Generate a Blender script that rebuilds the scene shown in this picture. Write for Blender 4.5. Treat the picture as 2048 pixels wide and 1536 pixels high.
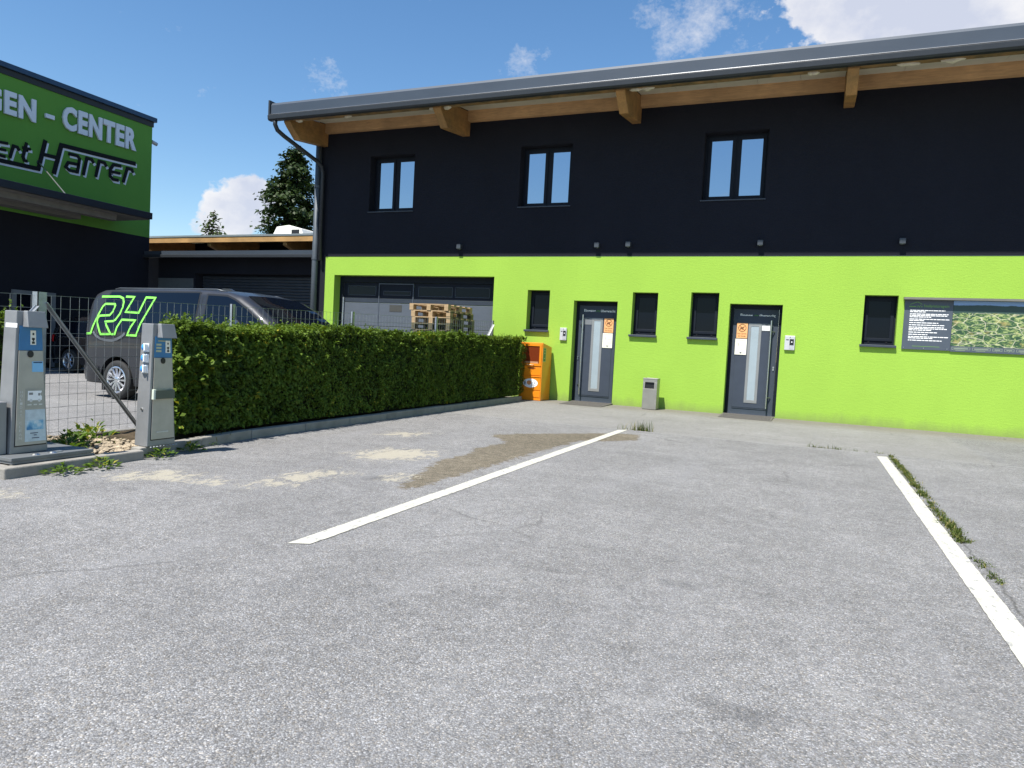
import bpy, math, random
import numpy as np
from mathutils import Vector, Matrix, noise as mnoise

# ------------------------------------------------------------------ scene, camera, light
for o in list(bpy.data.objects): bpy.data.objects.remove(o)
SC = bpy.context.scene
COL = SC.collection
random.seed(4); RNG = np.random.default_rng(4)
R = math.radians

cam = bpy.data.cameras.new('camera'); cam.sensor_width = 36; cam.lens = 36*1416.14/2048
cam.clip_start = .05; cam.clip_end = 3000
camo = bpy.data.objects.new('camera', cam); COL.objects.link(camo); SC.camera = camo
rt = Vector((0.91906693, 0.39052783, 0.05295271))
up = Vector((-0.06877931, 0.02664167, 0.9972761))
bk = Vector((0.38805332, -0.92020554, 0.05134571))
mw = Matrix((rt, up, bk)).transposed().to_4x4(); mw.translation = (0, 0, 1.2)
camo.matrix_world = mw

SUN = Vector((-.28, -1.0, 1.825)).normalized()
el = math.asin(SUN.z); az = math.atan2(SUN.x, SUN.y)
sl = bpy.data.lights.new('sun', 'SUN'); sl.energy = 5.0; sl.angle = R(.53); sl.color = (1, .955, .885)
so = bpy.data.objects.new('sun', sl); COL.objects.link(so)
so.rotation_euler = SUN.to_track_quat('Z', 'Y').to_euler(); so.location = SUN*50

vs = SC.view_settings
vs.view_transform = 'Standard'; vs.look = 'None'; vs.gamma = 1; vs.exposure = .72; vs.use_curve_mapping = False

W = bpy.data.worlds.new('World'); SC.world = W; W.use_nodes = True
def build_world():
    t = W.node_tree; n = t.nodes; L = t.links; n.clear()
    out = n.new('ShaderNodeOutputWorld'); bg = n.new('ShaderNodeBackground'); bg.inputs[1].default_value = .078
    L.new(bg.outputs[0], out.inputs[0])
    sky = n.new('ShaderNodeTexSky'); sky.sky_type = 'NISHITA'; sky.sun_disc = False
    sky.sun_elevation = el; sky.sun_rotation = az % (2*math.pi); sky.altitude = 400
    sky.air_density = 1.15; sky.dust_density = .25; sky.ozone_density = 2.2
    tc = n.new('ShaderNodeTexCoord')
    def math_(op, a, b=None, c=None, clamp=False):
        m = n.new('ShaderNodeMath'); m.operation = op; m.use_clamp = clamp
        for i, v in enumerate((a, b, c)):
            if v is None: continue
            if isinstance(v, (int, float)): m.inputs[i].default_value = v
            else: L.new(v, m.inputs[i])
        return m.outputs[0]
    def noise_(scale, detail, rough, vec):
        q = n.new('ShaderNodeTexNoise'); q.inputs['Scale'].default_value = scale
        q.inputs['Detail'].default_value = detail; q.inputs['Roughness'].default_value = rough
        L.new(vec, q.inputs['Vector']); return q.outputs['Fac']
    vec = tc.outputs['Generated']
    # stretch the vertical so clouds lie flat
    mp = n.new('ShaderNodeMapping'); mp.inputs['Scale'].default_value = (1, 1, 1.35); L.new(vec, mp.inputs['Vector'])
    f1 = noise_(3.2, 3, .5, mp.outputs[0]); f2 = noise_(22, 6, .55, mp.outputs[0]); f3 = noise_(60, 5, .6, mp.outputs[0]); f4 = noise_(9, 9, .68, mp.outputs[0])
    def bank(lst, start):                     # cloud banks standing in given directions: (direction, radius in rad, weight)
        dens = start
        for d, r, w in lst:
            v = Vector(d).normalized()
            dp = n.new('ShaderNodeVectorMath'); dp.operation = 'DISTANCE'; L.new(vec, dp.inputs[0]); dp.inputs[1].default_value = v
            g = math_('SUBTRACT', 1, math_('DIVIDE', dp.outputs['Value'], r*1.5), clamp=True)
            g = math_('SMOOTH_MIN', g, 1, .3)
            dens = math_('ADD', dens, math_('MULTIPLY', g, w))
        return dens
    base = math_('ADD', math_('MULTIPLY', f1, .3), math_('ADD', math_('MULTIPLY', f2, 1.25), math_('MULTIPLY', f3, .45)))   # mean 1.0
    dens = bank((((-0.6956, 0.7050, 0.1384), 0.05, 0.53), ((-0.6829, 0.7050, 0.1914), 0.022, 0.55), ((-0.7063, 0.6867, 0.1718), 0.02, 0.49), ((-0.6653, 0.7261, 0.1738), 0.03, 0.49), ((-0.7181, 0.6815, 0.1410), 0.025, 0.38), ((-0.6806, 0.7145, 0.1622), 0.03, 0.43), ((-0.0210, 0.9069, 0.4208), 0.035, 0.55), ((0.0416, 0.9086, 0.4157), 0.07, 0.58), ((0.1193, 0.9059, 0.4063), 0.09, 0.63), ((0.1965, 0.8932, 0.4044), 0.14, 0.63), ((0.0557, 0.8844, 0.4634), 0.14, 0.63),
                 ((.3, .5, .8), .3, .25), ((.9, -.1, .4), .25, .25), ((-.9, -.2, .3), .2, .2)), math_('SUBTRACT', base, 1.36))
    a = math_('MULTIPLY', dens, 6, clamp=True)
    wsp = bank((((-0.2022, 0.8868, 0.4156), 0.05, 0.42), ((-0.1553, 0.9049, 0.3964), 0.05, 0.42), ((-0.1026, 0.9167, 0.3861), 0.045, 0.36), ((-0.0624, 0.9225, 0.3808), 0.035, 0.3), ((-0.3727, 0.8543, 0.3623), 0.04, 0.34), ((-0.3291, 0.8627, 0.3840), 0.025, 0.25), ((-0.2577, 0.8917, 0.3720), 0.04, 0.34), ((-0.5852, 0.7383, 0.3353), 0.03, 0.26), ((-0.5952, 0.7262, 0.3440), 0.025, 0.2)), math_('SUBTRACT', math_('ADD', math_('MULTIPLY', f4, 2.4), math_('MULTIPLY', f3, .5)), 1.80))
    a = math_('MAXIMUM', a, math_('MULTIPLY', math_('MULTIPLY', wsp, 1.9, clamp=True), .75))
    sep = n.new('ShaderNodeSeparateXYZ'); L.new(vec, sep.inputs[0])
    a = math_('MULTIPLY', a, math_('MULTIPLY', sep.outputs[2], 14, clamp=True))
    a = math_('MULTIPLY', a, .93)
    sh = math_('SUBTRACT', noise_(9, 7, .6, mp.outputs[0]), math_('MULTIPLY', dens, .16))
    cr = n.new('ShaderNodeValToRGB'); cr.color_ramp.elements[0].position = .30; cr.color_ramp.elements[0].color = (5.2, 5.5, 6.5, 1)
    cr.color_ramp.elements[1].position = .54; cr.color_ramp.elements[1].color = (7.4, 7.35, 7.5, 1); L.new(sh, cr.inputs[0])
    hs = n.new('ShaderNodeHueSaturation'); hs.inputs['Saturation'].default_value = 1.2; hs.inputs['Value'].default_value = 1.28
    L.new(sky.outputs[0], hs.inputs['Color'])
    mx = n.new('ShaderNodeMixRGB'); L.new(a, mx.inputs[0]); L.new(hs.outputs[0], mx.inputs[1]); L.new(cr.outputs[0], mx.inputs[2])
    L.new(mx.outputs[0], bg.inputs[0])
build_world()

# ------------------------------------------------------------------ materials
class NT:
    def __init__(s, name):
        s.m = bpy.data.materials.new(name); s.m.use_nodes = True
        s.t = s.m.node_tree; s.n = s.t.nodes; s.L = s.t.links
        s.b = s.n['Principled BSDF']; s.out = s.n['Material Output']
        s.tc = s.n.new('ShaderNodeTexCoord').outputs['Object']
    def set(s, inp, v):
        if isinstance(v, (int, float, tuple, list)): inp.default_value = v
        else: s.L.new(v, inp)
    def math(s, op, a, b=None, c=None, clamp=False):
        m = s.n.new('ShaderNodeMath'); m.operation = op; m.use_clamp = clamp
        for i, v in enumerate((a, b, c)):
            if v is not None: s.set(m.inputs[i], v)
        return m.outputs[0]
    def mapv(s, scale, vec=None):
        p = s.n.new('ShaderNodeMapping'); p.inputs['Scale'].default_value = scale; s.L.new(vec or s.tc, p.inputs['Vector']); return p.outputs[0]
    def noise(s, scale, detail=4, rough=.55, vec=None, col=False, dist=0):
        q = s.n.new('ShaderNodeTexNoise'); q.inputs['Scale'].default_value = scale; q.inputs['Detail'].default_value = detail
        q.inputs['Roughness'].default_value = rough; q.inputs['Distortion'].default_value = dist
        s.L.new(vec or s.tc, q.inputs['Vector']); return q.outputs['Color' if col else 'Fac']
    def voro(s, scale, vec=None, out='Color', feat='F1'):
        q = s.n.new('ShaderNodeTexVoronoi'); q.feature = feat; q.inputs['Scale'].default_value = scale; s.L.new(vec or s.tc, q.inputs['Vector']); return q.outputs[out]
    def ramp(s, fac, *stops):
        r = s.n.new('ShaderNodeValToRGB'); e = r.color_ramp.elements
        while len(e) < len(stops): e.new(.5)
        for i, (p, c) in enumerate(stops):
            e[i].position = p; e[i].color = (c, c, c, 1) if isinstance(c, (int, float)) else (*c, 1)
        s.L.new(fac, r.inputs[0]); return r.outputs[0]
    def mix(s, fac, a, b, mode='MIX'):
        m = s.n.new('ShaderNodeMixRGB'); m.blend_type = mode
        for i, v in enumerate((fac, a, b)):
            if isinstance(v, tuple) and len(v) == 3: v = (*v, 1)
            s.set(m.inputs[i], v)
        return m.outputs[0]
    def bump(s, h, strength, dist, nrm=None):
        b = s.n.new('ShaderNodeBump'); b.inputs['Strength'].default_value = strength; b.inputs['Distance'].default_value = dist
        s.L.new(h, b.inputs['Height'])
        if nrm is not None: s.L.new(nrm, b.inputs['Normal'])
        s.L.new(b.outputs[0], s.b.inputs['Normal']); return b.outputs[0]
    def attr(s, name):
        a = s.n.new('ShaderNodeAttribute'); a.attribute_name = name; return a.outputs['Fac']

MATS = {}
def mat(name, col, rough=.6, metal=0., var=.12, vs=5., bump=0., bs=150., spec=.5, st=(1, 1, 1), bd=.004, rv=0., coat=0.):
    if name in MATS: return MATS[name]
    k = NT(name); v = k.mapv(st)
    f = k.noise(vs, 5, .6, v)
    c0 = tuple(x*(1-var) for x in col); c1 = tuple(min(1, x*(1+var)) for x in col)
    k.set(k.b.inputs['Base Color'], k.ramp(f, (.3, c0), (.7, c1)))
    k.b.inputs['Roughness'].default_value = rough; k.b.inputs['Metallic'].default_value = metal
    k.b.inputs['Specular IOR Level'].default_value = spec; k.b.inputs['Coat Weight'].default_value = coat
    if rv: k.set(k.b.inputs['Roughness'], k.math('ADD', rough-rv*.5, k.math('MULTIPLY', k.noise(vs*2.3, 4, .6, v), rv)))
    if bump: k.bump(k.noise(bs, 3, .6, v), bump, bd)
    MATS[name] = k.m; return k.m

def wood(name, col, axis, var=.35, dirt=0.):
    k = NT(name)
    sc = [14, 14, 14]; sc[axis] = .9
    v = k.mapv(tuple(sc)); g = k.noise(3.2, 6, .65, v, dist=1.2)
    big = k.noise(1.3, 3, .5)
    c = k.ramp(g, (.25, tuple(x*(1-var) for x in col)), (.6, col), (.8, tuple(min(1, x*(1+var*.5)) for x in col)))
    c = k.mix(1, c, k.ramp(big, (.3, .72), (.7, 1.12)), 'MULTIPLY')
    kn = k.voro(1.6, k.mapv((1, 1, 1.5)), 'Distance')
    c = k.mix(k.ramp(kn, (.02, 1.), (.05, 0.)), c, tuple(x*.35 for x in col))
    if dirt:
        d = k.noise(4, 5, .6)
        c = k.mix(k.ramp(d, (.45-dirt*.2, 0.), (.62, dirt)), c, (.045, .05, .028))
    k.set(k.b.inputs['Base Color'], c); k.b.inputs['Roughness'].default_value = .7
    k.bump(g, .25, .004); return k.m

def plaster(name, col, var, streak):
    k = NT(name)
    fine = k.noise(95, 4, .7, k.mapv((.45, 1, 1.2))); mid = k.noise(22, 3, .6, k.mapv((.5, 1, 1.4))); big = k.noise(.7, 4, .6, k.mapv((1, 1, .5)))
    c = k.ramp(big, (.3, tuple(x*(1-var) for x in col)), (.7, tuple(min(1, x*(1+var)) for x in col)))
    c = k.mix(1, c, k.ramp(fine, (.3, .86), (.62, 1.05)), 'MULTIPLY')
    # water streaks and splash dirt with a shape of their own
    sx = k.noise(9, 4, .6, k.mapv((1, 1, .05))); c = k.mix(k.ramp(sx, (.62, 0.), (.8, streak)), c, tuple(x*.55 for x in col))
    if streak:   # splash dirt along the foot of the wall, drip marks
        zc = k.n.new('ShaderNodeSeparateXYZ'); k.L.new(k.tc, zc.inputs[0])
        dz = k.math('SUBTRACT', k.math('MULTIPLY', k.noise(3.5, 6, .7, k.mapv((1, 1, .3))), .42), zc.outputs[2])
        c = k.mix(k.math('MULTIPLY', k.math('MULTIPLY', dz, 5, clamp=True), .45), c, (.16, .15, .09))
        sp_ = k.noise(26, 2, .5); c = k.mix(k.ramp(sp_, (.76, 0.), (.79, .5)), c, tuple(x*.4 for x in col))
    k.set(k.b.inputs['Base Color'], c); k.b.inputs['Roughness'].default_value = .92; k.b.inputs['Specular IOR Level'].default_value = .25
    k.bump(k.math('ADD', fine, k.math('MULTIPLY', mid, .8)), .75, .006); return k.m

def asphalt(name, yard=False):
    k = NT(name)
    cell = k.voro(165); sepc = k.n.new('ShaderNodeSeparateColor'); k.L.new(cell, sepc.inputs[0])
    chip = k.ramp(sepc.outputs[0], (0, .14), (.3, .205), (.62, .25), (.86, .305), (.97, .43))
    tint = k.ramp(sepc.outputs[1], (0, (1.0, 1.0, 1.02)), (.6, (.995, .99, .98)), (1, (1.09, 1.0, .88)))
    c = k.mix(1, chip, tint, 'MULTIPLY')
    edge = k.voro(165, None, 'Distance')
    c = k.mix(1, c, k.ramp(edge, (.35, 1.0), (.8, .68)), 'MULTIPLY')
    b1 = k.noise(.55, 5, .6); b2 = k.noise(2.6, 5, .65); b3 = k.noise(14, 4, .6)
    c = k.mix(1, c, k.ramp(b1, (.3, .86), (.7, 1.13)), 'MULTIPLY')
    c = k.mix(1, c, k.ramp(b2, (.32, .9), (.68, 1.1)), 'MULTIPLY')
    c = k.mix(1, c, k.ramp(b3, (.3, .84), (.72, 1.12)), 'MULTIPLY')
    # tyre-polished streaks along the bays
    tr = k.noise(1.4, 4, .6, k.mapv((1.4, .16, 1))); c = k.mix(k.ramp(tr, (.52, 0.), (.75, .35)), c, (.265, .265, .27))
    if not yard:
        xyz = k.n.new('ShaderNodeSeparateXYZ'); k.L.new(k.tc, xyz.inputs[0]); X, Y = xyz.outputs[0], xyz.outputs[1]
        w1 = k.math('MULTIPLY', k.math('SUBTRACT', k.noise(3, 4, .6), .5), .12)
        ys = k.math('SUBTRACT', k.math('ADD', Y, w1), 11.02)
        xs = k.math('SUBTRACT', k.math('ADD', X, w1), 1.06)
        # older strip in front of the house: paler and browner
        strip = k.math('MULTIPLY', k.math('MULTIPLY', k.math('ADD', ys, .02), 20, clamp=True), k.math('MULTIPLY', k.math('SUBTRACT', 1.3, xs), 9, clamp=True))
        c = k.mix(k.math('MULTIPLY', strip, .25), c, (.27, .26, .235))
        wl = k.math('MULTIPLY', k.math('SUBTRACT', Y, 14.5), 1.1, clamp=True)
        c = k.mix(k.math('MULTIPLY', wl, k.ramp(b2, (.3, .5), (.7, .95))), c, (.165, .15, .122))
        # light scuffs
        sc = k.noise(1.9, 7, .72, k.mapv((.55, 1.5, 1)), dist=.6); c = k.mix(k.ramp(sc, (.58, 0.), (.7, .32)), c, (.38, .375, .36))
        seam = k.math('SUBTRACT', 1, k.math('MULTIPLY', k.math('ABSOLUTE', ys), 55), clamp=True)
        seam = k.math('MULTIPLY', seam, k.ramp(k.noise(2.2, 4, .7), (.4, .15), (.62, 1.)))
        seam2 = k.math('SUBTRACT', 1, k.math('MULTIPLY', k.math('ABSOLUTE', xs), 60), clamp=True)
        seam2 = k.math('MULTIPLY', seam2, k.math('MULTIPLY', k.math('SUBTRACT', 11.05, Y), 30, clamp=True))
        c = k.mix(k.math('MAXIMUM', k.math('MULTIPLY', seam, .95), k.math('MULTIPLY', seam2, .6)), c, (.045, .043, .038))
        lip = k.math('SUBTRACT', 1, k.math('MULTIPLY', k.math('ABSOLUTE', k.math('ADD', ys, .035)), 28), clamp=True)
        c = k.mix(k.math('MULTIPLY', lip, .55), c, (.40, .395, .38))
        # stains
        rag = k.noise(9, 6, .75, dist=.5); rag2 = k.noise(6.5, 9, .85, k.mapv((1.6, .8, 1)), dist=.5)
        br = k.math('ADD', k.attr('brown'), k.math('MULTIPLY', k.math('SUBTRACT', rag, .5), .42))
        br = k.math('MULTIPLY', br, 28, clamp=True)
        brc = k.mix(k.ramp(b3, (.35, 0.), (.65, 1.)), (.60, .52, .38), (.78, .68, .50))
        c = k.mix(k.math('MULTIPLY', br, .95), c, k.mix(1, c, brc, 'MULTIPLY'))
        pa = k.math('ADD', k.attr('pale'), k.math('MULTIPLY', k.math('SUBTRACT', rag2, .515), 2.1))
        pa = k.math('MULTIPLY', pa, 14, clamp=True)
        c = k.mix(k.math('MULTIPLY', pa, .7), c, (.44, .40, .305))
        dk = k.math('MULTIPLY', k.math('ADD', k.attr('oil'), k.math('MULTIPLY', k.math('SUBTRACT', rag, .5), .2)), 9, clamp=True)
        c = k.mix(k.math('MULTIPLY', dk, .55), c, (.05, .05, .052))
        # hairline cracks
        cv = k.voro(.42, k.mix(.18, k.tc, k.noise(2.5, 5, .7, None, True)), 'Distance', 'DISTANCE_TO_EDGE')
        cm = k.math('MULTIPLY', k.ramp(cv, (0, 1.), (.006, 0.)), k.ramp(k.noise(.8, 3, .5), (.5, 0.), (.62, .5)))
        c = k.mix(cm, c, (.06, .058, .055))
    k.set(k.b.inputs['Base Color'], c); k.b.inputs['Roughness'].default_value = .93; k.b.inputs['Specular IOR Level'].default_value = .3
    h = k.math('ADD', k.math('MULTIPLY', edge, -1.), k.math('MULTIPLY', sepc.outputs[2], .5))
    k.bump(h, .8, .004); return k.m

def leafmat(name, dark, light, yellow, ty=.96, trans=.35, rough=.5):
    k = NT(name); r = k.attr('rnd')
    c = k.ramp(r, (0, dark), (.6, light), (ty-.02, tuple(x*1.15 for x in light)), (ty, yellow), (1, yellow))
    k.set(k.b.inputs['Base Color'], c); k.b.inputs['Roughness'].default_value = rough; k.b.inputs['Specular IOR Level'].default_value = .2
    tr = k.n.new('ShaderNodeBsdfTranslucent'); k.L.new(k.mix(1, c, (1.3, 1.35, .6), 'MULTIPLY'), tr.inputs[0])
    ms = k.n.new('ShaderNodeMixShader'); ms.inputs[0].default_value = trans
    k.L.new(k.b.outputs[0], ms.inputs[1]); k.L.new(tr.outputs[0], ms.inputs[2]); k.L.new(ms.outputs[0], k.out.inputs['Surface'])
    return k.m

def glass(name, col, mirror, rough=.015):
    k = NT(name)
    k.b.inputs['Base Color'].default_value = (*col, 1); k.b.inputs['Roughness'].default_value = .35; k.b.inputs['Specular IOR Level'].default_value = 0
    gl = k.n.new('ShaderNodeBsdfGlossy'); gl.inputs['Roughness'].default_value = rough; gl.inputs['Color'].default_value = (.80, .90, 1, 1)
    fr = k.n.new('ShaderNodeFresnel'); fr.inputs['IOR'].default_value = 1.5
    nz = k.n.new('ShaderNodeBump'); nz.inputs['Strength'].default_value = .04; nz.inputs['Distance'].default_value = .02
    k.L.new(k.noise(1.1, 2, .5), nz.inputs['Height']); k.L.new(nz.outputs[0], gl.inputs['Normal'])
    f = k.math('ADD', fr.outputs[0], mirror, clamp=True)
    ms = k.n.new('ShaderNodeMixShader'); k.L.new(f, ms.inputs[0]); k.L.new(k.b.outputs[0], ms.inputs[1]); k.L.new(gl.outputs[0], ms.inputs[2])
    k.L.new(ms.outputs[0], k.out.inputs['Surface']); return k.m

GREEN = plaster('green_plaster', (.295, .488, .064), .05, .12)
GREEN2 = plaster('shaded_green_plaster', (.108, .275, .048), .04, .0)  # house green taken darker, the sign wall's shade put into the colour
DARK = plaster('anthracite_plaster', (.0115, .013, .020), .12, .25)
ASPH = asphalt('asphalt'); ASPHY = asphalt('yard_asphalt', True)
WOODX = wood('spruce_beam', (.60, .36, .17), 0); WOODY = wood('spruce_rafter', (.48, .25, .085), 1, .35, .35)
WOODE = wood('stained_eave_beam', (.42, .24, .10), 0, .4, .7); WOODP = wood('pallet_wood', (.50, .34, .18), 0, .3, .25); WOODG = wood('grey_pallet_wood', (.20, .16, .085), 0, .35, .8)
SOFFIT = mat('soffit_board', (.55, .52, .42), .8, var=.08, vs=3)
ANTH = mat('anthracite_metal', (.038, .048, .065), .42, .0, .1, spec=.5)
ANTHF = mat('anthracite_frame', (.0105, .014, .022), .55, 0, .1, spec=.15)
DOORM = mat('door_leaf', (.048, .060, .082), .6, 0, .06, spec=.2)
ROOFM = mat('roof_sheet', (.046, .060, .080), .45, .15, .1, vs=1.3, st=(.4, 1, 1), rv=.12)
GUTM = mat('gutter_metal', (.024, .029, .036), .5, .1, .1)
PIPEM = mat('pipe_metal', (.075, .09, .105), .55, .2, .1)
GALV = mat('galvanised_steel', (.42, .44, .46), .45, .8, .15, vs=14, rv=.2)
STEEL = mat('brushed_steel', (.60, .60, .58), .32, 1., .06, vs=10, st=(1, 1, .1))
INOX = mat('pillar_steel', (.255, .26, .262), .5, .35, .10, vs=5, rv=.15)
INOXF = mat('pillar_panel_steel', (.42, .40, .34), .5, .2, .10, vs=7, rv=.15)
BLACK = mat('black_plastic', (.012, .012, .013), .5)
WHITE = mat('white_print', (.88, .88, .86), .6, var=.04)
CREAM = mat('paper', (.80, .78, .66), .7, var=.04)
ORANGE = mat('orange_enamel', (.78, .25, .012), .33, 0, .07, vs=3, coat=.3)
ORNOTE = mat('orange_notice', (.80, .40, .16), .6, var=.05)
BROWNP = mat('brown_print', (.13, .045, .012), .7)
BLUE = mat('blue_label', (.035, .17, .36), .4, var=.08)
LBLUE = mat('light_blue_sticker', (.22, .50, .75), .5, var=.1)
SOCK = mat('socket_blue', (.05, .30, .72), .35)
CONC = mat('concrete', (.27, .255, .225), .92, 0, .18, vs=5, bump=.5, bs=60, bd=.006, spec=.2)
CONCD = mat('slab_grey', (.20, .205, .20), .8, 0, .15, vs=5, bump=.3, bs=80)
SOIL = mat('soil', (.085, .065, .042), .95, 0, .4, vs=7, bump=1, bs=40, bd=.02, spec=.1)
STONE = mat('gravel_stone', (.34, .275, .19), .85, 0, .45, vs=9)
WIRE = mat('fence_wire', (.34, .35, .36), .45, .7, .1)
PAINT = None
GLM = glass('mirror_glass', (.012, .016, .022), .42); GLD = glass('dark_glass', (.004, .006, .011), -.028); GLV = glass('vehicle_glass', (.003, .005, .010), -.015)
FROST = mat('frosted_glass', (.31, .37, .40), .25, 0, .04)
RUB = mat('rubber', (.018, .018, .018), .8, var=.2)
VANP = NT('van_paint'); VANP.b.inputs['Base Color'].default_value = (.022, .0235, .029, 1); VANP.b.inputs['Metallic'].default_value = .25
VANP.b.inputs['Roughness'].default_value = .34; VANP.b.inputs['Coat Weight'].default_value = .4; VANP.b.inputs['Coat Roughness'].default_value = .05
VANP.set(VANP.b.inputs['Roughness'], VANP.ramp(VANP.noise(3, 5, .6), (.3, .42), (.7, .55))); VANP = VANP.m
CARP = mat('black_car_paint', (.010, .010, .012), .25, 0, .1, coat=.8)
ALLOY = mat('alloy_rim', (.62, .63, .66), .28, .9, .05)
DECAL = mat('neon_green_decal', (.25, .82, .10), .45, var=.03)
RED = mat('red_lens', (.35, .01, .01), .2)
HEDGEM = leafmat('hedge_leaves', (.018, .040, .006), (.105, .165, .020), (.32, .29, .03), .97, .26, .6)
CONIF = leafmat('conifer_needles', (.012, .026, .008), (.036, .060, .016), (.06, .08, .02), .98, .15)
CONIF2 = leafmat('young_tree_leaves', (.03, .055, .018), (.075, .115, .03), (.10, .13, .04), .98, .2)
WEEDM = leafmat('weed_leaves', (.045, .09, .015), (.11, .18, .03), (.34, .32, .06), .9, .3)
GRASSM = leafmat('grass_blades', (.035, .055, .012), (.085, .115, .022), (.28, .24, .09), .86, .25)
CORE = mat('hedge_inner_twigs', (.022, .026, .010), .95, 0, .4, vs=20, bump=1, bs=40, bd=.03)
BARK = mat('bark', (.07, .05, .035), .9, 0, .3, vs=8, bump=.8, bs=25, bd=.02, st=(1, 1, .25))

def line_paint():
    k = NT('road_marking_paint')
    w = k.noise(70, 4, .7); b = k.noise(3, 6, .7); f = k.noise(22, 5, .75, k.mapv((1, .5, 1)))
    c = k.ramp(b, (.3, (.46, .445, .37)), (.7, (.56, .545, .465)))
    c = k.mix(k.ramp(f, (.56, 0.), (.60, .85)), c, (.25, .25, .245))
    k.set(k.b.inputs['Base Color'], c); k.b.inputs['Roughness'].default_value = .8; k.bump(w, .5, .003); return k.m
PAINT = line_paint()

# ------------------------------------------------------------------ mesh helpers
class MB:
    def __init__(s): s.v = []; s.f = []
    def add(s, vs, fs):
        n = len(s.v); s.v += [tuple(p) for p in vs]; s.f += [tuple(i+n for i in f) for f in fs]; return s
    def box(s, x0, x1, y0, y1, z0, z1):
        return s.add([(x0,y0,z0),(x1,y0,z0),(x1,y1,z0),(x0,y1,z0),(x0,y0,z1),(x1,y0,z1),(x1,y1,z1),(x0,y1,z1)],
                     [(0,3,2,1),(4,5,6,7),(0,1,5,4),(1,2,6,5),(2,3,7,6),(3,0,4,7)])
    def prism(s, poly, fn, a, b):          # poly of (u,v); fn(u,v,w)
        n = len(poly); ar = sum(poly[i][0]*poly[(i+1) % n][1]-poly[(i+1) % n][0]*poly[i][1] for i in range(n))
        vs = [fn(u, v, a) for u, v in poly]+[fn(u, v, b) for u, v in poly]
        fs = [tuple(range(n))[::-1], tuple(range(n, 2*n))]+[(i, (i+1) % n, n+(i+1) % n, n+i) for i in range(n)]
        return s.add(vs, fs)
    def quad(s, a, b, c, d): return s.add([a, b, c, d], [(0, 1, 2, 3)])
    def tube(s, pts, r, n=10, cap=True):
        pts = [Vector(p) for p in pts]; k = len(s.v); m = len(pts)
        rs = r if isinstance(r, (list, tuple)) else [r]*m
        T = [(pts[min(i+1, m-1)]-pts[max(i-1, 0)]).normalized() for i in range(m)]
        u = T[0].orthogonal().normalized()
        for i in range(m):
            u = (u-T[i]*u.dot(T[i])).normalized(); w = T[i].cross(u)
            for j in range(n):
                a = 2*math.pi*j/n; s.v.append(tuple(pts[i]+(u*math.cos(a)+w*math.sin(a))*rs[i]))
        for i in range(m-1):
            for j in range(n):
                s.f.append((k+i*n+j, k+i*n+(j+1) % n, k+(i+1)*n+(j+1) % n, k+(i+1)*n+j))
        if cap: s.f.append(tuple(k+j for j in range(n))[::-1]); s.f.append(tuple(k+(m-1)*n+j for j in range(n)))
        return s
    def bar(s, p, q, w, h):                # rectangular bar between two points
        p = Vector(p); q = Vector(q); d = (q-p).normalized(); a = d.cross(Vector((0, 0, 1)))
        if a.length < 1e-3: a = Vector((1, 0, 0))
        a.normalize(); b = a.cross(d); vs = []
        for c in (p, q):
            for i, j in ((-1, -1), (1, -1), (1, 1), (-1, 1)): vs.append(tuple(c+a*i*w/2+b*j*h/2))
        return s.add(vs, [(0,3,2,1),(4,5,6,7),(0,1,5,4),(1,2,6,5),(2,3,7,6),(3,0,4,7)])
    def lathe(s, prof, o, ax, n=32):       # prof (r,h) about axis ax at origin o
        ax = Vector(ax).normalized(); u = ax.orthogonal().normalized(); w = ax.cross(u); o = Vector(o); k = len(s.v); m = len(prof)
        for r, h in prof:
            for j in range(n):
                a = 2*math.pi*j/n; s.v.append(tuple(o+ax*h+(u*math.cos(a)+w*math.sin(a))*r))
        for i in range(m-1):
            for j in range(n): s.f.append((k+i*n+j, k+i*n+(j+1) % n, k+(i+1)*n+(j+1) % n, k+(i+1)*n+j))
        return s
    def mesh(s, name):
        m = bpy.data.meshes.new(name); m.from_pydata(s.v, [], s.f); m.update()
        import bmesh
        b = bmesh.new(); b.from_mesh(m); bmesh.ops.recalc_face_normals(b, faces=b.faces); b.to_mesh(m); b.free(); return m
    def obj(s, name, material, parent=None, smooth=False, bevel=0., local=False):
        return link(name, s.mesh(name), material, parent, smooth, bevel, local)

def link(name, mesh, material, parent=None, smooth=False, bevel=0., local=False):
    o = bpy.data.objects.new(name, mesh); COL.objects.link(o)
    if material and not mesh.materials: mesh.materials.append(material)
    if smooth:
        for p in mesh.polygons: p.use_smooth = True
        if smooth == 'auto':
            mesh.set_sharp_from_angle(angle=R(38))
    if parent:
        o.parent = parent
        if not local and parent.type == 'EMPTY': o.matrix_parent_inverse = Matrix.Translation(-Vector(parent.location))
    if bevel:
        b = o.modifiers.new('bevel', 'BEVEL'); b.width = bevel; b.segments = 2; b.limit_method = 'ANGLE'; b.angle_limit = R(40)
    return o
def tag(o, label, cat, group=None):
    o['label'] = label; o['category'] = cat
    if group: o['group'] = group
    return o
def thing(name, label, cat, loc=(0, 0, 0), group=None, rz=0):
    o = bpy.data.objects.new(name, None); COL.objects.link(o); o.location = loc; o.rotation_euler = (0, 0, rz)
    o.empty_display_size = .2
    return tag(o, label, cat, group)
def struct(o): o['kind'] = 'structure'; return o
def copy_tree(o, parent=None):
    c = o.copy(); COL.objects.link(c); c.parent = parent
    for ch in o.children: copy_tree(ch, c)
    return c
def FY(y): return lambda u, v, w=0: (u, y-w, v)       # front faces -Y
def FX(x): return lambda u, v, w=0: (x+w, u, v)       # front faces +X
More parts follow.
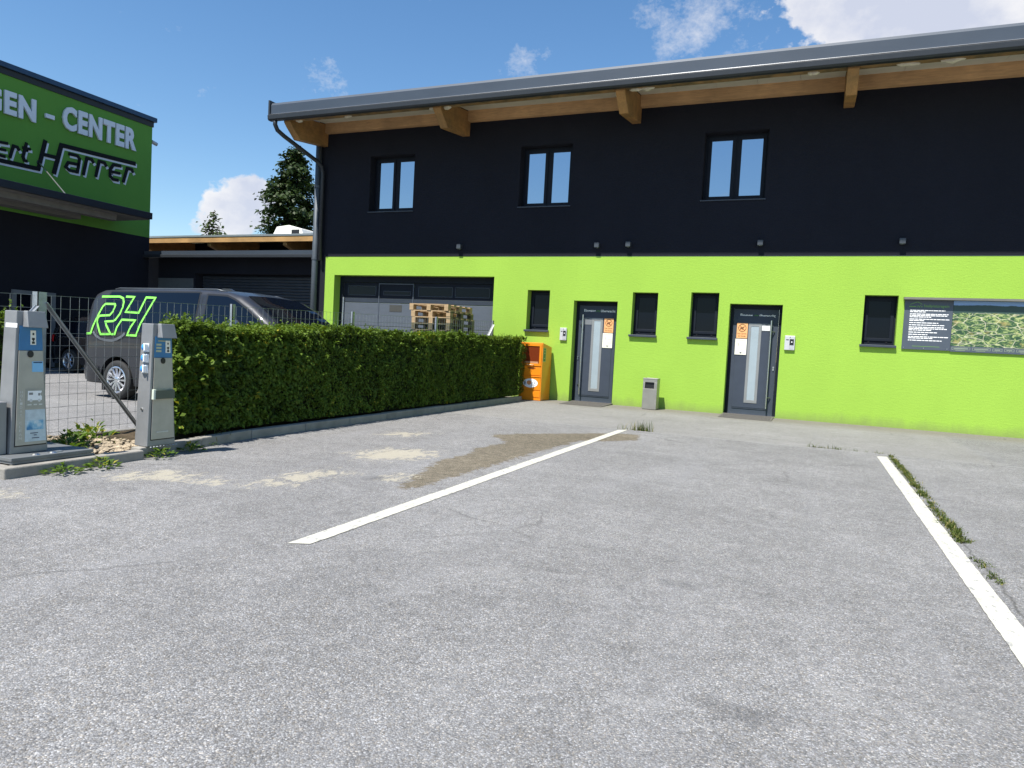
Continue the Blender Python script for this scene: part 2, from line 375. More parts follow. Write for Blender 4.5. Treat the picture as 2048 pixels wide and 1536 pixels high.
def BX(u0, u1, v0, v1, w0, w1, fn, m=None):
    m = m or MB(); return m.prism([(u0, v0), (u1, v0), (u1, v1), (u0, v1)], fn, w0, w1)
def textmesh(txt, bold=0.):
    c = bpy.data.curves.new('text', 'FONT'); c.body = txt; c.size = 1; c.offset = bold; c.space_character = 1+bold*3; c.resolution_u = 3; c.fill_mode = 'FRONT'
    o = bpy.data.objects.new('text', c); COL.objects.link(o)
    bpy.context.view_layer.update()
    m = bpy.data.meshes.new_from_object(o.evaluated_get(bpy.context.evaluated_depsgraph_get())); bpy.data.objects.remove(o); bpy.data.curves.remove(c)
    return np.array([v.co[:2] for v in m.vertices]), [tuple(p.vertices) for p in m.polygons]
def text(name, txt, fn, u0, u1, v0, v1, w, material, parent, bold=0., local=False, thick=0.):
    P, F = textmesh(txt, bold); lo = P.min(0); hi = P.max(0)
    if u1 is None: s = (v1-v0)/(hi[1]-lo[1]); U = u0+(P[:, 0]-lo[0])*s
    else: U = u0+(P[:, 0]-lo[0])/(hi[0]-lo[0])*(u1-u0)
    V = v0+(P[:, 1]-lo[1])/(hi[1]-lo[1])*(v1-v0)
    m = bpy.data.meshes.new(name); m.from_pydata([fn(a, b, w) for a, b in zip(U, V)], [], F); m.update()
    o = link(name, m, material, parent, local=local)
    if thick:
        sd = o.modifiers.new('thick', 'SOLIDIFY'); sd.thickness = thick; sd.offset = 0
    return o
def stroke(m, pts, wd, fn, w0, w1, closed=False):     # flat stroke along a polyline with mitred joints
    P = [Vector((a, b)) for a, b in pts]; n = len(P); Lf = []; Rt = []
    for i in range(n):
        d0 = (P[i]-P[i-1]).normalized() if (i or closed) else None
        d1 = (P[(i+1) % n]-P[i]).normalized() if (i < n-1 or closed) else None
        d0 = d0 or d1; d1 = d1 or d0
        n0 = Vector((-d0.y, d0.x)); n1 = Vector((-d1.y, d1.x)); b = n0+n1
        b = n0 if b.length < .2 else b.normalized(); k = min(1.6, 1/max(.35, b.dot(n0)))
        Lf.append(P[i]+b*wd/2*k); Rt.append(P[i]-b*wd/2*k)
    for i in range(n if closed else n-1):
        j = (i+1) % n; m.prism([tuple(Lf[i]), tuple(Lf[j]), tuple(Rt[j]), tuple(Rt[i])], fn, w0, w1)
    return m

# ------------------------------------------------------------------ setting: ground
def sdf(px, py, poly):                      # >0 inside
    d = np.full(px.shape, 1e9); ins = np.zeros(px.shape, bool); n = len(poly)
    for i in range(n):
        ax, ay = poly[i]; bx, by = poly[(i+1) % n]; ex, ey = bx-ax, by-ay
        t = np.clip(((px-ax)*ex+(py-ay)*ey)/(ex*ex+ey*ey), 0, 1); d = np.minimum(d, np.hypot(px-ax-t*ex, py-ay-t*ey))
        c = ((ay > py) != (by > py)) & (px < ex*(py-ay)/(ey if abs(ey) > 1e-9 else 1e-9)+ax); ins ^= c
    return np.where(ins, d, -d)
def blob(cx, cy, rx, ry, n=10): return [(cx+rx*math.cos(6.283*i/n), cy+ry*math.sin(6.283*i/n)) for i in range(n)]

def make_ground():
    m = MB(); m.quad((-900, -900, -.12), (900, -900, -.12), (900, 900, -.12), (-900, 900, -.12))
    struct(m.obj('ground', mat('dry_grass_ground', (.10, .11, .05), .95, 0, .3, vs=1.5)))
    m = MB(); m.quad((-70, -40, -.08), (-7.05, -40, -.08), (-7.05, 45, -.08), (-70, 45, -.08))
    struct(m.obj('yard', ASPHY))
    xs = np.concatenate([[-7.1, -6.6], np.arange(-6.1, 1.5, .055), np.linspace(1.6, 45, 12)])
    ys = np.concatenate([np.linspace(-45, 2, 10), np.arange(2.4, 11.3, .06), np.linspace(11.6, 16.1, 8)])
    XX, YY = np.meshgrid(xs, ys); n1, n2 = XX.shape
    V = np.stack([XX.ravel(), YY.ravel(), np.zeros(XX.size)], 1)
    idx = np.arange(XX.size).reshape(n1, n2)
    F = np.stack([idx[:-1, :-1], idx[:-1, 1:], idx[1:, 1:], idx[1:, :-1]], -1).reshape(-1, 4)
    me = bpy.data.meshes.new('parking_lot'); me.from_pydata(V.tolist(), [], F.tolist()); me.update()
    x, y = V[:, 0], V[:, 1]
    brown = [(-2.9, 5.1), (-2.92, 5.61), (-2.89, 6.19), (-2.87, 7.15), (-2.84, 7.83), (-2.8, 8.54), (-2.8, 9.09), (-2.57, 9.2), (-2.15, 9.77), (-2.3, 10.5), (-2.74, 10.28), (-3.69, 9.21), (-3.98, 8.75), (-3.5, 8.17), (-3.58, 7.44), (-3.45, 7.1), (-3.48, 6.34), (-3.32, 5.82), (-3.11, 5.02), (-3.0, 4.95)]
    pale = [[(-5.2, 3.93), (-5.0, 4.46), (-4.62, 4.42), (-4.58, 4.16), (-4.9, 3.88)], [(-3.98, 4.28), (-4.18, 4.9), (-3.93, 5.35), (-3.72, 5.25), (-3.8, 4.6)],
            [(-4.46, 6.15), (-4.32, 6.75), (-3.75, 7.0), (-3.6, 6.4), (-4.0, 5.9)], [(-5.6, 2.7), (-5.2, 3.25), (-4.95, 3.1), (-5.1, 2.6)], [(-5.1, 7.7), (-4.95, 8.2), (-4.6, 8.3), (-4.7, 7.7)],
            blob(-4.35, 4.25, .22, .1), blob(-3.3, 5.35, .12, .2)]
    oil = [blob(-4.63, 3.72, .12, .07), blob(-4.25, 3.82, .13, .06), blob(-.55, 3.75, .16, .1), blob(-.15, 2.5, .2, .1), blob(-3.45, 5.2, .12, .16), blob(-2.9, 4.0, .1, .1)]
    A = {'brown': sdf(x, y, brown), 'pale': np.max([sdf(x, y, p) for p in pale], 0), 'oil': np.max([sdf(x, y, p) for p in oil], 0)}
    for k, a in A.items():
        at = me.attributes.new(k, 'FLOAT', 'POINT'); at.data.foreach_set('value', np.clip(a, -1.5, 1).astype(np.float32))
    struct(link('parking_lot', me, ASPH))
    m = MB(); m.prism([(-7.05, 3.45), (-5.62, 3.45), (-5.62, 4.6), (-5.72, 4.66), (-5.95, 6.3), (-6.17, 15.2), (-7.05, 15.2)], lambda u, v, w: (u, v, w), -.1, .04); struct(m.obj('planting_bed', SOIL))
make_ground()

def kerbs():
    k = bpy.data.objects.new('kerb', None); COL.objects.link(k); struct(k)
    def run(p, q, w, h, seg):
        p = Vector(p); q = Vector(q); L = (q-p).length; n = max(1, round(L/seg)); d = (q-p)/n; s = Vector((-d.y, d.x)).normalized()
        for i in range(n):
            a = p+d*i+d.normalized()*.003; b = p+d*(i+1)-d.normalized()*.003; j = random.uniform(-.004, .004); hh = h+random.uniform(-.003, .003)
            m = MB(); m.prism([(a.x+s.x*j, a.y+s.y*j), (b.x+s.x*j, b.y+s.y*j), (b.x+s.x*w, b.y+s.y*w), (a.x+s.x*w, a.y+s.y*w)], lambda u, v, z: (u, v, z), -.1, hh)
            m.obj('kerb_stone', CONC, k, bevel=.012)
    run((-5.55, 3.40), (-5.56, 4.63), .11, .088, 1.3)
    run((-6.75, 3.40), (-5.662, 3.40), .11, .088, 1.1)
    run((-5.63, 4.64), (-5.86, 6.3), .11, .098, .85)
    run((-5.86, 6.3), (-6.08, 15.05), .11, .098, 1.0)
kerbs()
struct(MB().box(-7.14, -7.06, -6, 15.9, -.1, .045).obj('fence_plinth', CONC, bevel=.008))

def parking_lines():
    for lab, cx, y0, y1, w, far in (('long white parking line running beside the brown stain', -2.66, 3.235, 10.8, .118, .18), ('white parking line with a strip of grass along its edge', .943, -3, 10.62, .126, .08)):
        m = MB(); n = 260
        for i in range(n):
            a = y0+(y1-y0)*i/n; b = y0+(y1-y0)*(i+1)/n
            e = lambda y, s: cx+s*w/2+.005*mnoise.noise(Vector((y*2, s*5, cx)))+.005*mnoise.noise(Vector((y*19, s*5, cx)))
            sk = lambda y: .06*max(0, 1-(y-y0)/.5)+far*max(0, 1-(y1-y)/.9)
            m.quad((e(a, -1), a, .004), (e(a, 1), a+sk(a), .004), (e(b, 1), b+sk(b), .004), (e(b, -1), b, .004))
        tag(m.obj('parking_line', PAINT), lab, 'road marking')
parking_lines()

# ------------------------------------------------------------------ main building
YF = 16.0
def wall(name, x0, x1, z0, z1, holes, material, parent, y=YF, depth=.24, left=True):
    xs = sorted({x0, x1, *[h[0] for h in holes], *[h[1] for h in holes]}); zs = sorted({z0, z1, *[h[2] for h in holes], *[h[3] for h in holes]})
    xs = [a for a in xs if x0 <= a <= x1]; zs = [a for a in zs if z0 <= a <= z1]
    m = MB()
    for i in range(len(xs)-1):
        for j in range(len(zs)-1):
            cx = (xs[i]+xs[i+1])/2; cz = (zs[j]+zs[j+1])/2
            if any(h[0] < cx < h[1] and h[2] < cz < h[3] for h in holes): continue
            m.quad((xs[i], y, zs[j]), (xs[i+1], y, zs[j]), (xs[i+1], y, zs[j+1]), (xs[i], y, zs[j+1]))
    for h in holes:
        d = h[4] if len(h) > 4 else depth; a, b, c, e = h[:4]; c = max(c, z0)
        m.quad((a, y, c), (a, y+d, c), (a, y+d, e), (a, y, e)); m.quad((b, y, c), (b, y+d, c), (b, y+d, e), (b, y, e))
        m.quad((a, y, e), (b, y, e), (b, y+d, e), (a, y+d, e)); m.quad((a, y, c), (b, y, c), (b, y+d, c), (a, y+d, c))
    if left: m.quad((x0, y, z0), (x0, y+12, z0), (x0, y+12, z1), (x0, y, z1)); m.quad((x1, y, z0), (x1, y+12, z0), (x1, y+12, z1), (x1, y, z1))
    me = bpy.data.meshes.new(name); me.from_pydata(m.v, [], m.f); me.update()
    return link(name, me, material, parent)

B = thing('commercial_building', 'long two-storey building, lime green below and anthracite above, timber eaves', 'building', (-4, YF, 0))
UW = [(-11.15, -9.80, 4.60, 6.06), (-6.83, -5.52, 4.61, 6.06), (-2.49, -1.17, 4.63, 6.09)]
LW = [(-6.46, -5.885, 1.655, 2.615), (-3.875, -3.295, 1.64, 2.605), (-2.565, -1.965, 1.64, 2.628), (.88, 1.487, 1.64, 2.638)]
DO = [(-5.272, -4.217, 0, 2.386), (-1.729, -.655, 0, 2.40)]
GA = (-12.18, -7.37, 0, 2.925)
wall('wall', -12.49, 14, -.1, 3.42, [(*h, .31) for h in LW]+[(*h, .34) for h in DO]+[(*GA, .36)], GREEN, B)
wall('wall', -12.86, 14, 3.42, 7.12, [(*h, .32) for h in UW], DARK, B, y=YF-.006)
MB().box(-12.86, -12.492, 16.0, 16.4, -.1, 3.418).obj('corner_wall', DARK, B)

def sash(m, x0, x1, z0, z1, t, y0, y1):
    m.box(x0, x1, y0, y1, z0, z0+t); m.box(x0, x1, y0, y1, z1-t, z1); m.box(x0, x0+t, y0, y1, z0+t, z1-t); m.box(x1-t, x1, y0, y1, z0+t, z1-t)
def upper_window(x0, x1, z0, z1):
    y = YF+.24; m = MB(); sash(m, x0, x1, z0, z1, .055, y, y+.06)
    xm = (x0+x1)/2; m.box(xm-.03, xm+.03, y, y+.06, z0+.055, z1-.055)
    w = m.obj('window', ANTHF, B, bevel=.004)
    for a, b in ((x0+.05, xm-.022), (xm+.022, x1-.05)):
        s = MB(); sash(s, a, b, z0+.05, z1-.05, .075, y-.022, y+.02); s.obj('casement', ANTHF, w, bevel=.005)
        p = MB(); p.quad((a+.073, y+.004, z0+.123), (b-.073, y+.004, z0+.123), (b-.073, y+.004, z1-.123), (a+.073, y+.004, z1-.123)); p.obj('pane', GLM, w)
    s = MB(); s.box(x0-.02, x1+.02, YF-.035, y, z0-.022, z0+.002); s.obj('sill', ANTH, w, bevel=.004)
    for xx in (x0+.17, x1-.17): MB().box(xx-.012, xx+.012, y-.026, y, z0+.022, z0+.036).obj('drain_cap', BLACK, w)
for h in UW: upper_window(*h)
def lower_window(x0, x1, z0, z1):
    y = YF+.235; m = MB(); sash(m, x0, x1, z0, z1, .05, y, y+.06); m.box(x0+.05, x1-.05, y, y+.05, z0+.05, z0+.09)
    w = m.obj('window', ANTHF, B, bevel=.004)
    s = MB(); sash(s, x0+.04, x1-.04, z0+.085, z1-.04, .06, y-.022, y+.02); s.obj('casement', ANTHF, w, bevel=.005)
    p = MB(); p.quad((x0+.095, y+.004, z0+.14), (x1-.095, y+.004, z0+.14), (x1-.095, y+.004, z1-.095), (x0+.095, y+.004, z1-.095)); p.obj('pane', GLD, w)
    s = MB(); s.box(x0-.035, x1+.02, YF-.06, y, z0-.03, z0+.004); s.box(x0-.035, x1+.02, YF-.065, YF-.055, z0-.045, z0+.004); s.obj('sill', ANTH, w, bevel=.005)
    for xx in (x0+.14, x1-.14): MB().lathe([(0, .012), (.014, .012), (.014, 0)], (xx, y, z0+.062), (0, -1, 0), 10).obj('drain_cap', BLACK, w)
for h in LW: lower_window(*h)

def entrance_door(x0, x1, z1, mir, txt):
    y = YF+.235; w = x1-x0; X = (lambda t: x1-t) if mir else (lambda t: x0+t)
    def bx(m, a, b, y0, y1, c, d): a, b = sorted((X(a), X(b))); return m.box(a, b, y0, y1, c, d)
    fr = MB(); bx(fr, 0, .07, y, y+.08, 0, z1); bx(fr, w-.07, w, y, y+.08, 0, z1); bx(fr, .07, w-.07, y, y+.08, z1-.09, z1)
    d = fr.obj('entrance_door', ANTHF, B, bevel=.004)
    lf = MB(); bx(lf, .074, w-.074, y+.012, y+.06, .012, z1-.094); lf.obj('leaf', DOORM, d, bevel=.004)
    # raised panel with bottom rail groove
    rl = MB(); bx(rl, .15, w-.17, y+.004, y+.011, .16, z1-.24); rl.obj('leaf_panel', DOORM, d, bevel=.003)
    MB().box(min(X(.15), X(w-.17)), max(X(.15), X(w-.17)), y+.002, y+.012, .135, .152).obj('rail_trim', ANTH, d)
    g0, g1 = w*.5-.14, w*.5+.13
    gf = MB(); bx(gf, g0, g1, y-.004, y+.003, .265, .33); bx(gf, g0, g1, y-.004, y+.003, 1.935, 2.0); bx(gf, g0, g0+.055, y-.004, y+.003, .33, 1.935); bx(gf, g1-.055, g1, y-.004, y+.003, .33, 1.935)
    gf.obj('glass_frame', mat('glass_frame_grey', (.26, .265, .26), .45, .3, .06), d, bevel=.002)
    gp = MB(); bx(gp, g0+.056, g1-.056, y+.001, y+.003, .331, 1.934); gp.obj('glass_strip', FROST, d)
    # plate with spy hole beside the glass
    pl = MB(); bx(pl, g1+.002, g1+.20, y-.002, y+.003, 1.84, 2.0); pl.obj('cover_plate', mat('plate_grey', (.17, .18, .19), .5), d)
    bx(MB(), g1+.07, g1+.13, y-.006, y-.002, 1.972, 1.985).obj('spy_hole', BLACK, d)
    hx = .862
    h = MB(); p = lambda t, dy, z: (X(t), y-dy, z)
    h.tube([p(hx, .075, .17), p(hx, .075, 2.07)], .0165, 12)
    for z in (1.83, .41): h.tube([p(hx, .075, z), p(hx+.075, 0, z)], .010, 8)
    h.obj('handle', STEEL, d, smooth='auto')
    lk = MB(); lk.lathe([(0, .014), (.016, .014), (.018, 0)], (X(.958), y, 1.07), (0, -1, 0), 12); lk.box(X(.958)-.012, X(.958)+.012, y-.006, y, 1.0, 1.05); lk.obj('lock', STEEL, d)
    lt = bx(MB(), .0, w, y-.03, y+.02, .0, .012); lt.obj('threshold', STEEL, d)
    # lettering on the top panel
    f = FY(y+.012)
    a0, a1 = (x0+.16, x0+.46) if not mir else (x0+.19, x0+.47); b0, b1 = (x0+.62, x0+.98) if not mir else (x0+.60, x0+.95)
    if not mir: a0, a1, b0, b1 = x0+.21, x0+.46, x0+.605, x0+.93
    text('lettering', 'Eingang', f, a0, a1, 2.12, 2.205, .004, WHITE, d, .018)
    text('lettering', 'überwacht', f, b0, b1, 2.14, 2.205, .004, WHITE, d, .018)
    lg = MB(); c = (a1+b0)/2
    stroke(lg, [(c-.06, 2.145), (c-.03, 2.165), (c-.005, 2.185), (c+.02, 2.17), (c+.055, 2.175)], .014, f, .004, .006); stroke(lg, [(c-.05, 2.14), (c+.05, 2.145)], .012, f, .004, .006); stroke(lg, [(c+.005, 2.155), (c+.04, 2.16)], .012, f, .004, .006)
    lg.obj('logo', mat('green_print', (.05, .16, .035), .6), d)
    q = MB(); u = x0+.40
    for r_ in ((u, u+.012, 2.02, 2.10), (u+.055, u+.067, 2.02, 2.10), (u, u+.067, 2.02, 2.03), (u, u+.067, 2.09, 2.10)): BX(*r_, .004, .006, f, q)
    for i in range(8): BX(u+.095+i*.024, u+.112+i*.024, 2.045, 2.068, .004, .006, f, q)
    q.obj('small_print', mat('rust_print', (.18, .06, .03), .7), d)
    return d, y, X
d1, yd, X1 = entrance_door(*DO[0][:2], DO[0][3], True, '')
d2, yd, X2 = entrance_door(*DO[1][:2], DO[1][3], False, '')

def notices(x0, side, which):
    f = FY(yd-.004); u = x0+.155 if side == 'l' else x0+.70
    t = thing('no_dogs_notice', 'orange paper notice with crossed-out dog on the door %s' % which, 'sign', (u, yd, 1.67))
    BX(u, u+.225, 1.67, 2.0, 0, .003, f).obj('sheet', ORNOTE, t)
    c = u+.112; m = MB(); pts = [(c+.078*math.cos(R(a)), 1.895+.078*math.sin(R(a))) for a in range(0, 360, 15)]
    stroke(m, pts, .012, f, .003, .005, True); stroke(m, [(c-.05, 1.945), (c+.05, 1.845)], .010, f, .003, .005); m.obj('ban_ring', BROWNP, t)
    g = MB(); stroke(g, [(c-.035, 1.885), (c+.02, 1.90)], .028, f, .0035, .0055); stroke(g, [(c+.015, 1.905), (c+.045, 1.925)], .018, f, .0035, .0055)
    for a in (-.035, -.02, .01, .022): stroke(g, [(c+a, 1.885), (c+a-.008, 1.852)], .008, f, .0035, .0055)
    stroke(g, [(c-.035, 1.89), (c-.052, 1.905)], .007, f, .0035, .0055); g.obj('dog_symbol', BROWNP, t)
    text('lettering', 'Kein Zutritt', f, u+.02, u+.205, 1.755, 1.785, .0045, BROWNP, t, .006); text('lettering', 'für Hunde', f, u+.035, u+.19, 1.70, 1.733, .0045, BROWNP, t, .006)
    v = u-.015 if side == 'l' else u-.02
    t = thing('white_notice', 'white printed sheet below the orange notice on the door %s' % which, 'sign', (v, yd, 1.31))
    BX(v, v+.24, 1.31, 1.655, 0, .003, f).obj('sheet', CREAM, t)
    m = MB(); GP = mat('grey_print', (.25, .25, .24), .7)
    for i in range(5): BX(v+.03+i*.035, v+.058+i*.035, 1.622, 1.628, .003, .0045, f, m)
    for z, a, b in ((1.545, .05, .085), (1.51, .05, .095), (1.36, .08, .17), (1.335, .1, .15), (1.53, .055, .08)): BX(v+a, v+b, z, z+.007, .003, .0045, f, m)
    stroke(m, [(v+.13, 1.42), (v+.22, 1.42), (v+.22, 1.51), (v+.13, 1.51)], .004, f, .003, .0045, True)
    for a, z in ((.15, 1.44), (.17, 1.455), (.185, 1.445), (.2, 1.46)): BX(v+a, v+a+.01, z, z+.008, .003, .0045, f, m)
    m.obj('print', GP, t)['kind'] = 'stuff'; BX(v+.11, v+.135, 1.345, 1.362, .003, .005, f).obj('emblem', mat('navy_print', (.02, .03, .08), .7), t)
notices(DO[0][0], 'r', 'next to the orange cabinet'); notices(DO[1][0], 'l', 'with the white sticker')
st = BX(DO[1][0]+.675, DO[1][0]+.835, 1.855, 1.955, 0, .003, FY(yd-.003)).obj('white_sticker', WHITE); tag(st, 'small blank white sticker beside the long door handle', 'sticker')

def garage_door():
    y = YF+.27; x0, x1, z1 = GA[0], GA[1], GA[3]
    m = MB(); m.box(x0, x0+.10, y, y+.09, -.08, z1); m.box(x1-.07, x1, y, y+.09, -.08, z1); m.box(x0+.1, x1-.07, y, y+.09, z1-.16, z1)
    g = m.obj('garage_door', ANTHF, B)
    GR = mat('garage_panel', (.085, .10, .122), .55, .1, .08, vs=3, st=(1, 1, 4), bump=.15, bs=120); DKP = mat('garage_dark_band', (.022, .03, .043), .5)
    xs = [x0+.11, x0+1.26, x0+2.35, x1-.075]
    for i in range(3):
        a, b = xs[i]+.008, xs[i+1]-.008
        for j, (c, e) in enumerate(((-.06, .48), (.49, 1.03), (1.04, 1.58), (1.59, 2.21))):
            MB().box(a, b, y+.03, y+.07, c, e).obj('panel', GR, g, bevel=.008)
        MB().box(a, b, y+.025, y+.07, 2.22, 2.33).obj('mid_rail', DKP, g, bevel=.004)
        MB().box(a, b, y+.045, y+.07, 2.335, z1-.165).obj('window_band', ANTHF, g)
        k = [(a+.12, b-.08)] if i < 2 else [(a+.12, (a+b)/2-.03), ((a+b)/2+.03, b-.15)]
        for p, q in k:
            sd = MB(); zb, zt = (2.40, 2.68) if i != 1 else (2.42, 2.55); sash(sd, p, q, zb, zt, .03, y+.03, y+.055); sd.obj('window_frame', DKP, g, bevel=.01)
            MB().quad((p+.03, y+.044, zb+.03), (q-.03, y+.044, zb+.03), (q-.03, y+.044, zt-.03), (p+.03, y+.044, zt-.03)).obj('pane', GLD, g)
    w = MB(); sash(w, xs[1]+.0, xs[2]-.0, -.05, 2.74, .022, y+.018, y+.03); w.obj('wicket_frame', mat('wicket_grey', (.075, .09, .115), .45), g)
    MB().box(xs[1]+.36, xs[1]+.74, y+.024, y+.03, 1.99, 2.17).obj('name_plate', mat('plate_dark', (.05, .05, .045), .6), g)
    MB().tube([(x0+.13, y+.0, -.05), (x0+.13, y+.0, 2.35)], .022, 8).obj('guide_rail', GALV, g)
garage_door()

def eaves():
    xl, xr = -13.05, 13.0
    # roof skin: profile in (y,z)
    prof = [(14.30, 6.745), (14.30, 6.99), (14.335, 7.05), (14.42, 7.075), (16, 7.24), (29, 8.5), (29, 8.38), (16, 7.13), (14.50, 6.99), (14.42, 6.745)]
    MB().prism(prof, lambda u, v, w: (w, u, v), xl, xr).obj('roof', ROOFM, B)
    MB().prism([(14.275, 6.742), (14.262, 6.752), (14.275, 6.766), (14.298, 6.764), (14.298, 6.742)], lambda u, v, w: (w, u, v), xl, xr).obj('drip_edge', mat('bright_edge', (.55, .56, .57), .2, .9, .05), B, smooth='auto')
    MB().prism([(14.25, 6.735), (14.262, 6.64), (14.30, 6.612), (14.40, 6.612), (14.43, 6.65), (14.43, 6.742), (14.27, 6.742)], lambda u, v, w: (w, u, v), xl-.06, xr).obj('gutter', GUTM, B, bevel=.006)
    MB().box(xl-.05, xl-.002, 14.26, 14.50, 6.70, 7.11).obj('end_cap', GUTM, B, bevel=.006)
    # barge board at the left gable
    MB().prism([(14.44, 6.74), (14.44, 6.96), (16.4, 7.12), (16.4, 6.9)], lambda u, v, w: (w, u, v), -13.03, -12.98).obj('barge_board', GUTM, B)
    cx = [-12.66, -8.34, -4.03, .32, 4.65, 9.0]
    for i, x in enumerate(cx):
        t = MB(); t.prism([(16.02, 6.40), (14.86, 6.26), (14.56, 6.50), (14.46, 6.60), (14.46, 6.80), (16.02, 6.985)], lambda u, v, w: (w, u, v), x-.10, x+.10)
        t.obj('rafter', WOODY, B, bevel=.008)
    for i in range(len(cx)-1):
        a, b = cx[i]+.102, cx[i+1]-.102
        MB().box(a, b, 15.84, YF-.008, 6.725, 7.005).obj('wall_beam', WOODX, B, bevel=.004)
        MB().box(a, b, 14.45, 14.68, 6.655, 6.845).obj('eave_beam', WOODE, B, bevel=.004)
        n = 5
        for j in range(n):
            c = a+(b-a)*j/n; e = a+(b-a)*(j+1)/n-.006
            MB().prism([(14.685, 6.841), (14.685, 6.859), (15.84, 6.993), (15.84, 6.975)], lambda u, v, w: (w, u, v), c, e).obj('soffit_board', SOFFIT, B)
    FO = mat('foam', (.62, .57, .45), .9, 0, .15, vs=14, bump=1, bs=30, bd=.02)
    for x, s in ((-8.15, .10), (-8.55, .08), (-3.75, .13), (-3.5, .15), (-10.9, .10), (1.2, .20), (1.9, .2), (-.35, .11), (-12.4, .12)):
        f = MB(); pr = [(0, -1), (.5, -.86), (.86, -.5), (1, 0), (.86, .5), (.5, .86), (0, 1)]; f.lathe([(r*.055, h*s) for r, h in pr], (x, 14.62, 6.66), (1, 0, 0), 12)
        f.v = [(a+.02*mnoise.noise(Vector((a*9, b*9, c*9))), b+.03*mnoise.noise(Vector((a*8, c*9, b*7))), c+.035*mnoise.noise(Vector((c*9, a*12, b*9)))) for a, b, c in f.v]
        f.obj('foam_filler', FO, B, smooth=True)
    MB().box(xl+.05, -12.80, 14.5, 16, 6.86, 6.90).obj('soffit_board', WOODX, B)
    # downpipes
    MB().tube([(-12.93, 14.34, 6.65), (-12.93, 14.34, 6.52), (-12.92, 14.42, 6.40), (-12.86, 14.6, 6.30), (-12.66, 15.70, 5.93), (-12.62, 15.84, 5.83), (-12.61, 15.88, 5.65), (-12.61, 15.88, 3.3)], .055, 14).obj('downpipe', GUTM, B, smooth=True)
    MB().tube([(-12.775, 15.90, -.05), (-12.775, 15.90, 6.42)], .083, 16).obj('downpipe', PIPEM, B, smooth=True)
    for z in (3.35, 1.9, 5.3): MB().lathe([(.088, -.03), (.095, -.03), (.095, .03), (.088, .03)], (-12.775, 15.9, z), (0, 0, 1), 16).obj('pipe_clamp', PIPEM, B)
eaves()

def wall_lamps():
    labs = ['small grey cube lamp on the anthracite wall above the wide garage door', 'small cube lamp directly above the entrance door beside the orange cabinet',
            'small cube lamp above the narrow window over the litter bin', 'small cube lamp above the entrance door with the white sticker', 'small cube lamp above the narrow window next to the information board']
    for (x, z), l in zip(((-8.35, 3.655), (-4.77, 3.665), (-4.035, 3.68), (-1.19, 3.69), (1.465, 3.70)), labs):
        t = thing('wall_lamp', l, 'lamp', (x, YF, z), 'cube lamps along the facade')
        MB().box(x-.055, x+.055, YF-.125, YF-.016, z-.055, z+.055).obj('housing', mat('lamp_grey', (.05, .06, .072), .5, .2), t, bevel=.006)
        MB().box(x-.04, x+.04, YF-.017, YF-.005, z-.04, z+.04).obj('wall_bracket', GUTM, t)
        MB().box(x-.035, x+.035, YF-.1, YF-.035, z-.058, z-.0545).obj('lens', FROST, t)
wall_lamps()

def intercom(x, z, w, h, lab):
    t = thing('door_intercom', lab, 'intercom', (x, YF, z-h/2), 'intercoms beside the entrance doors')
    MB().box(x-w/2, x+w/2, YF-.045, YF-.002, z-h/2, z+h/2).obj('housing', mat('intercom_silver', (.55, .56, .56), .4, .25, .05), t, bevel=.006)
    f = FY(YF-.045)
    BX(x+.0, x+w*.40, z-h*.15, z+h*.27, .001, .006, f).obj('reader', BLACK, t, bevel=.003)
    BX(x+w*.14, x+w*.26, z+h*.03, z+h*.10, .006, .009, f).obj('button', WHITE, t)
    BX(x-w*.36, x-w*.1, z+h*.19, z+h*.24, .001, .003, f).obj('display', BLACK, t); BX(x+.0, x+w*.05, z+h*.36, z+h*.42, .001, .003, f).obj('camera_eye', BLACK, t)
    BX(x+.0, x+w*.40, z-h*.42, z-h*.19, .001, .004, f).obj('key_field', mat('intercom_grey', (.42, .43, .44), .5), t)
    BX(x-.004, x-.001, z-h*.48, z+h*.46, .0005, .002, f).obj('seam', mat('seam_grey', (.2, .2, .2), .6), t)
intercom(-5.485, 1.585, .165, .295, 'silver intercom panel between the orange cabinet window and the door'); intercom(-.47, 1.605, .20, .30, 'silver intercom panel right of the door with the white sticker')

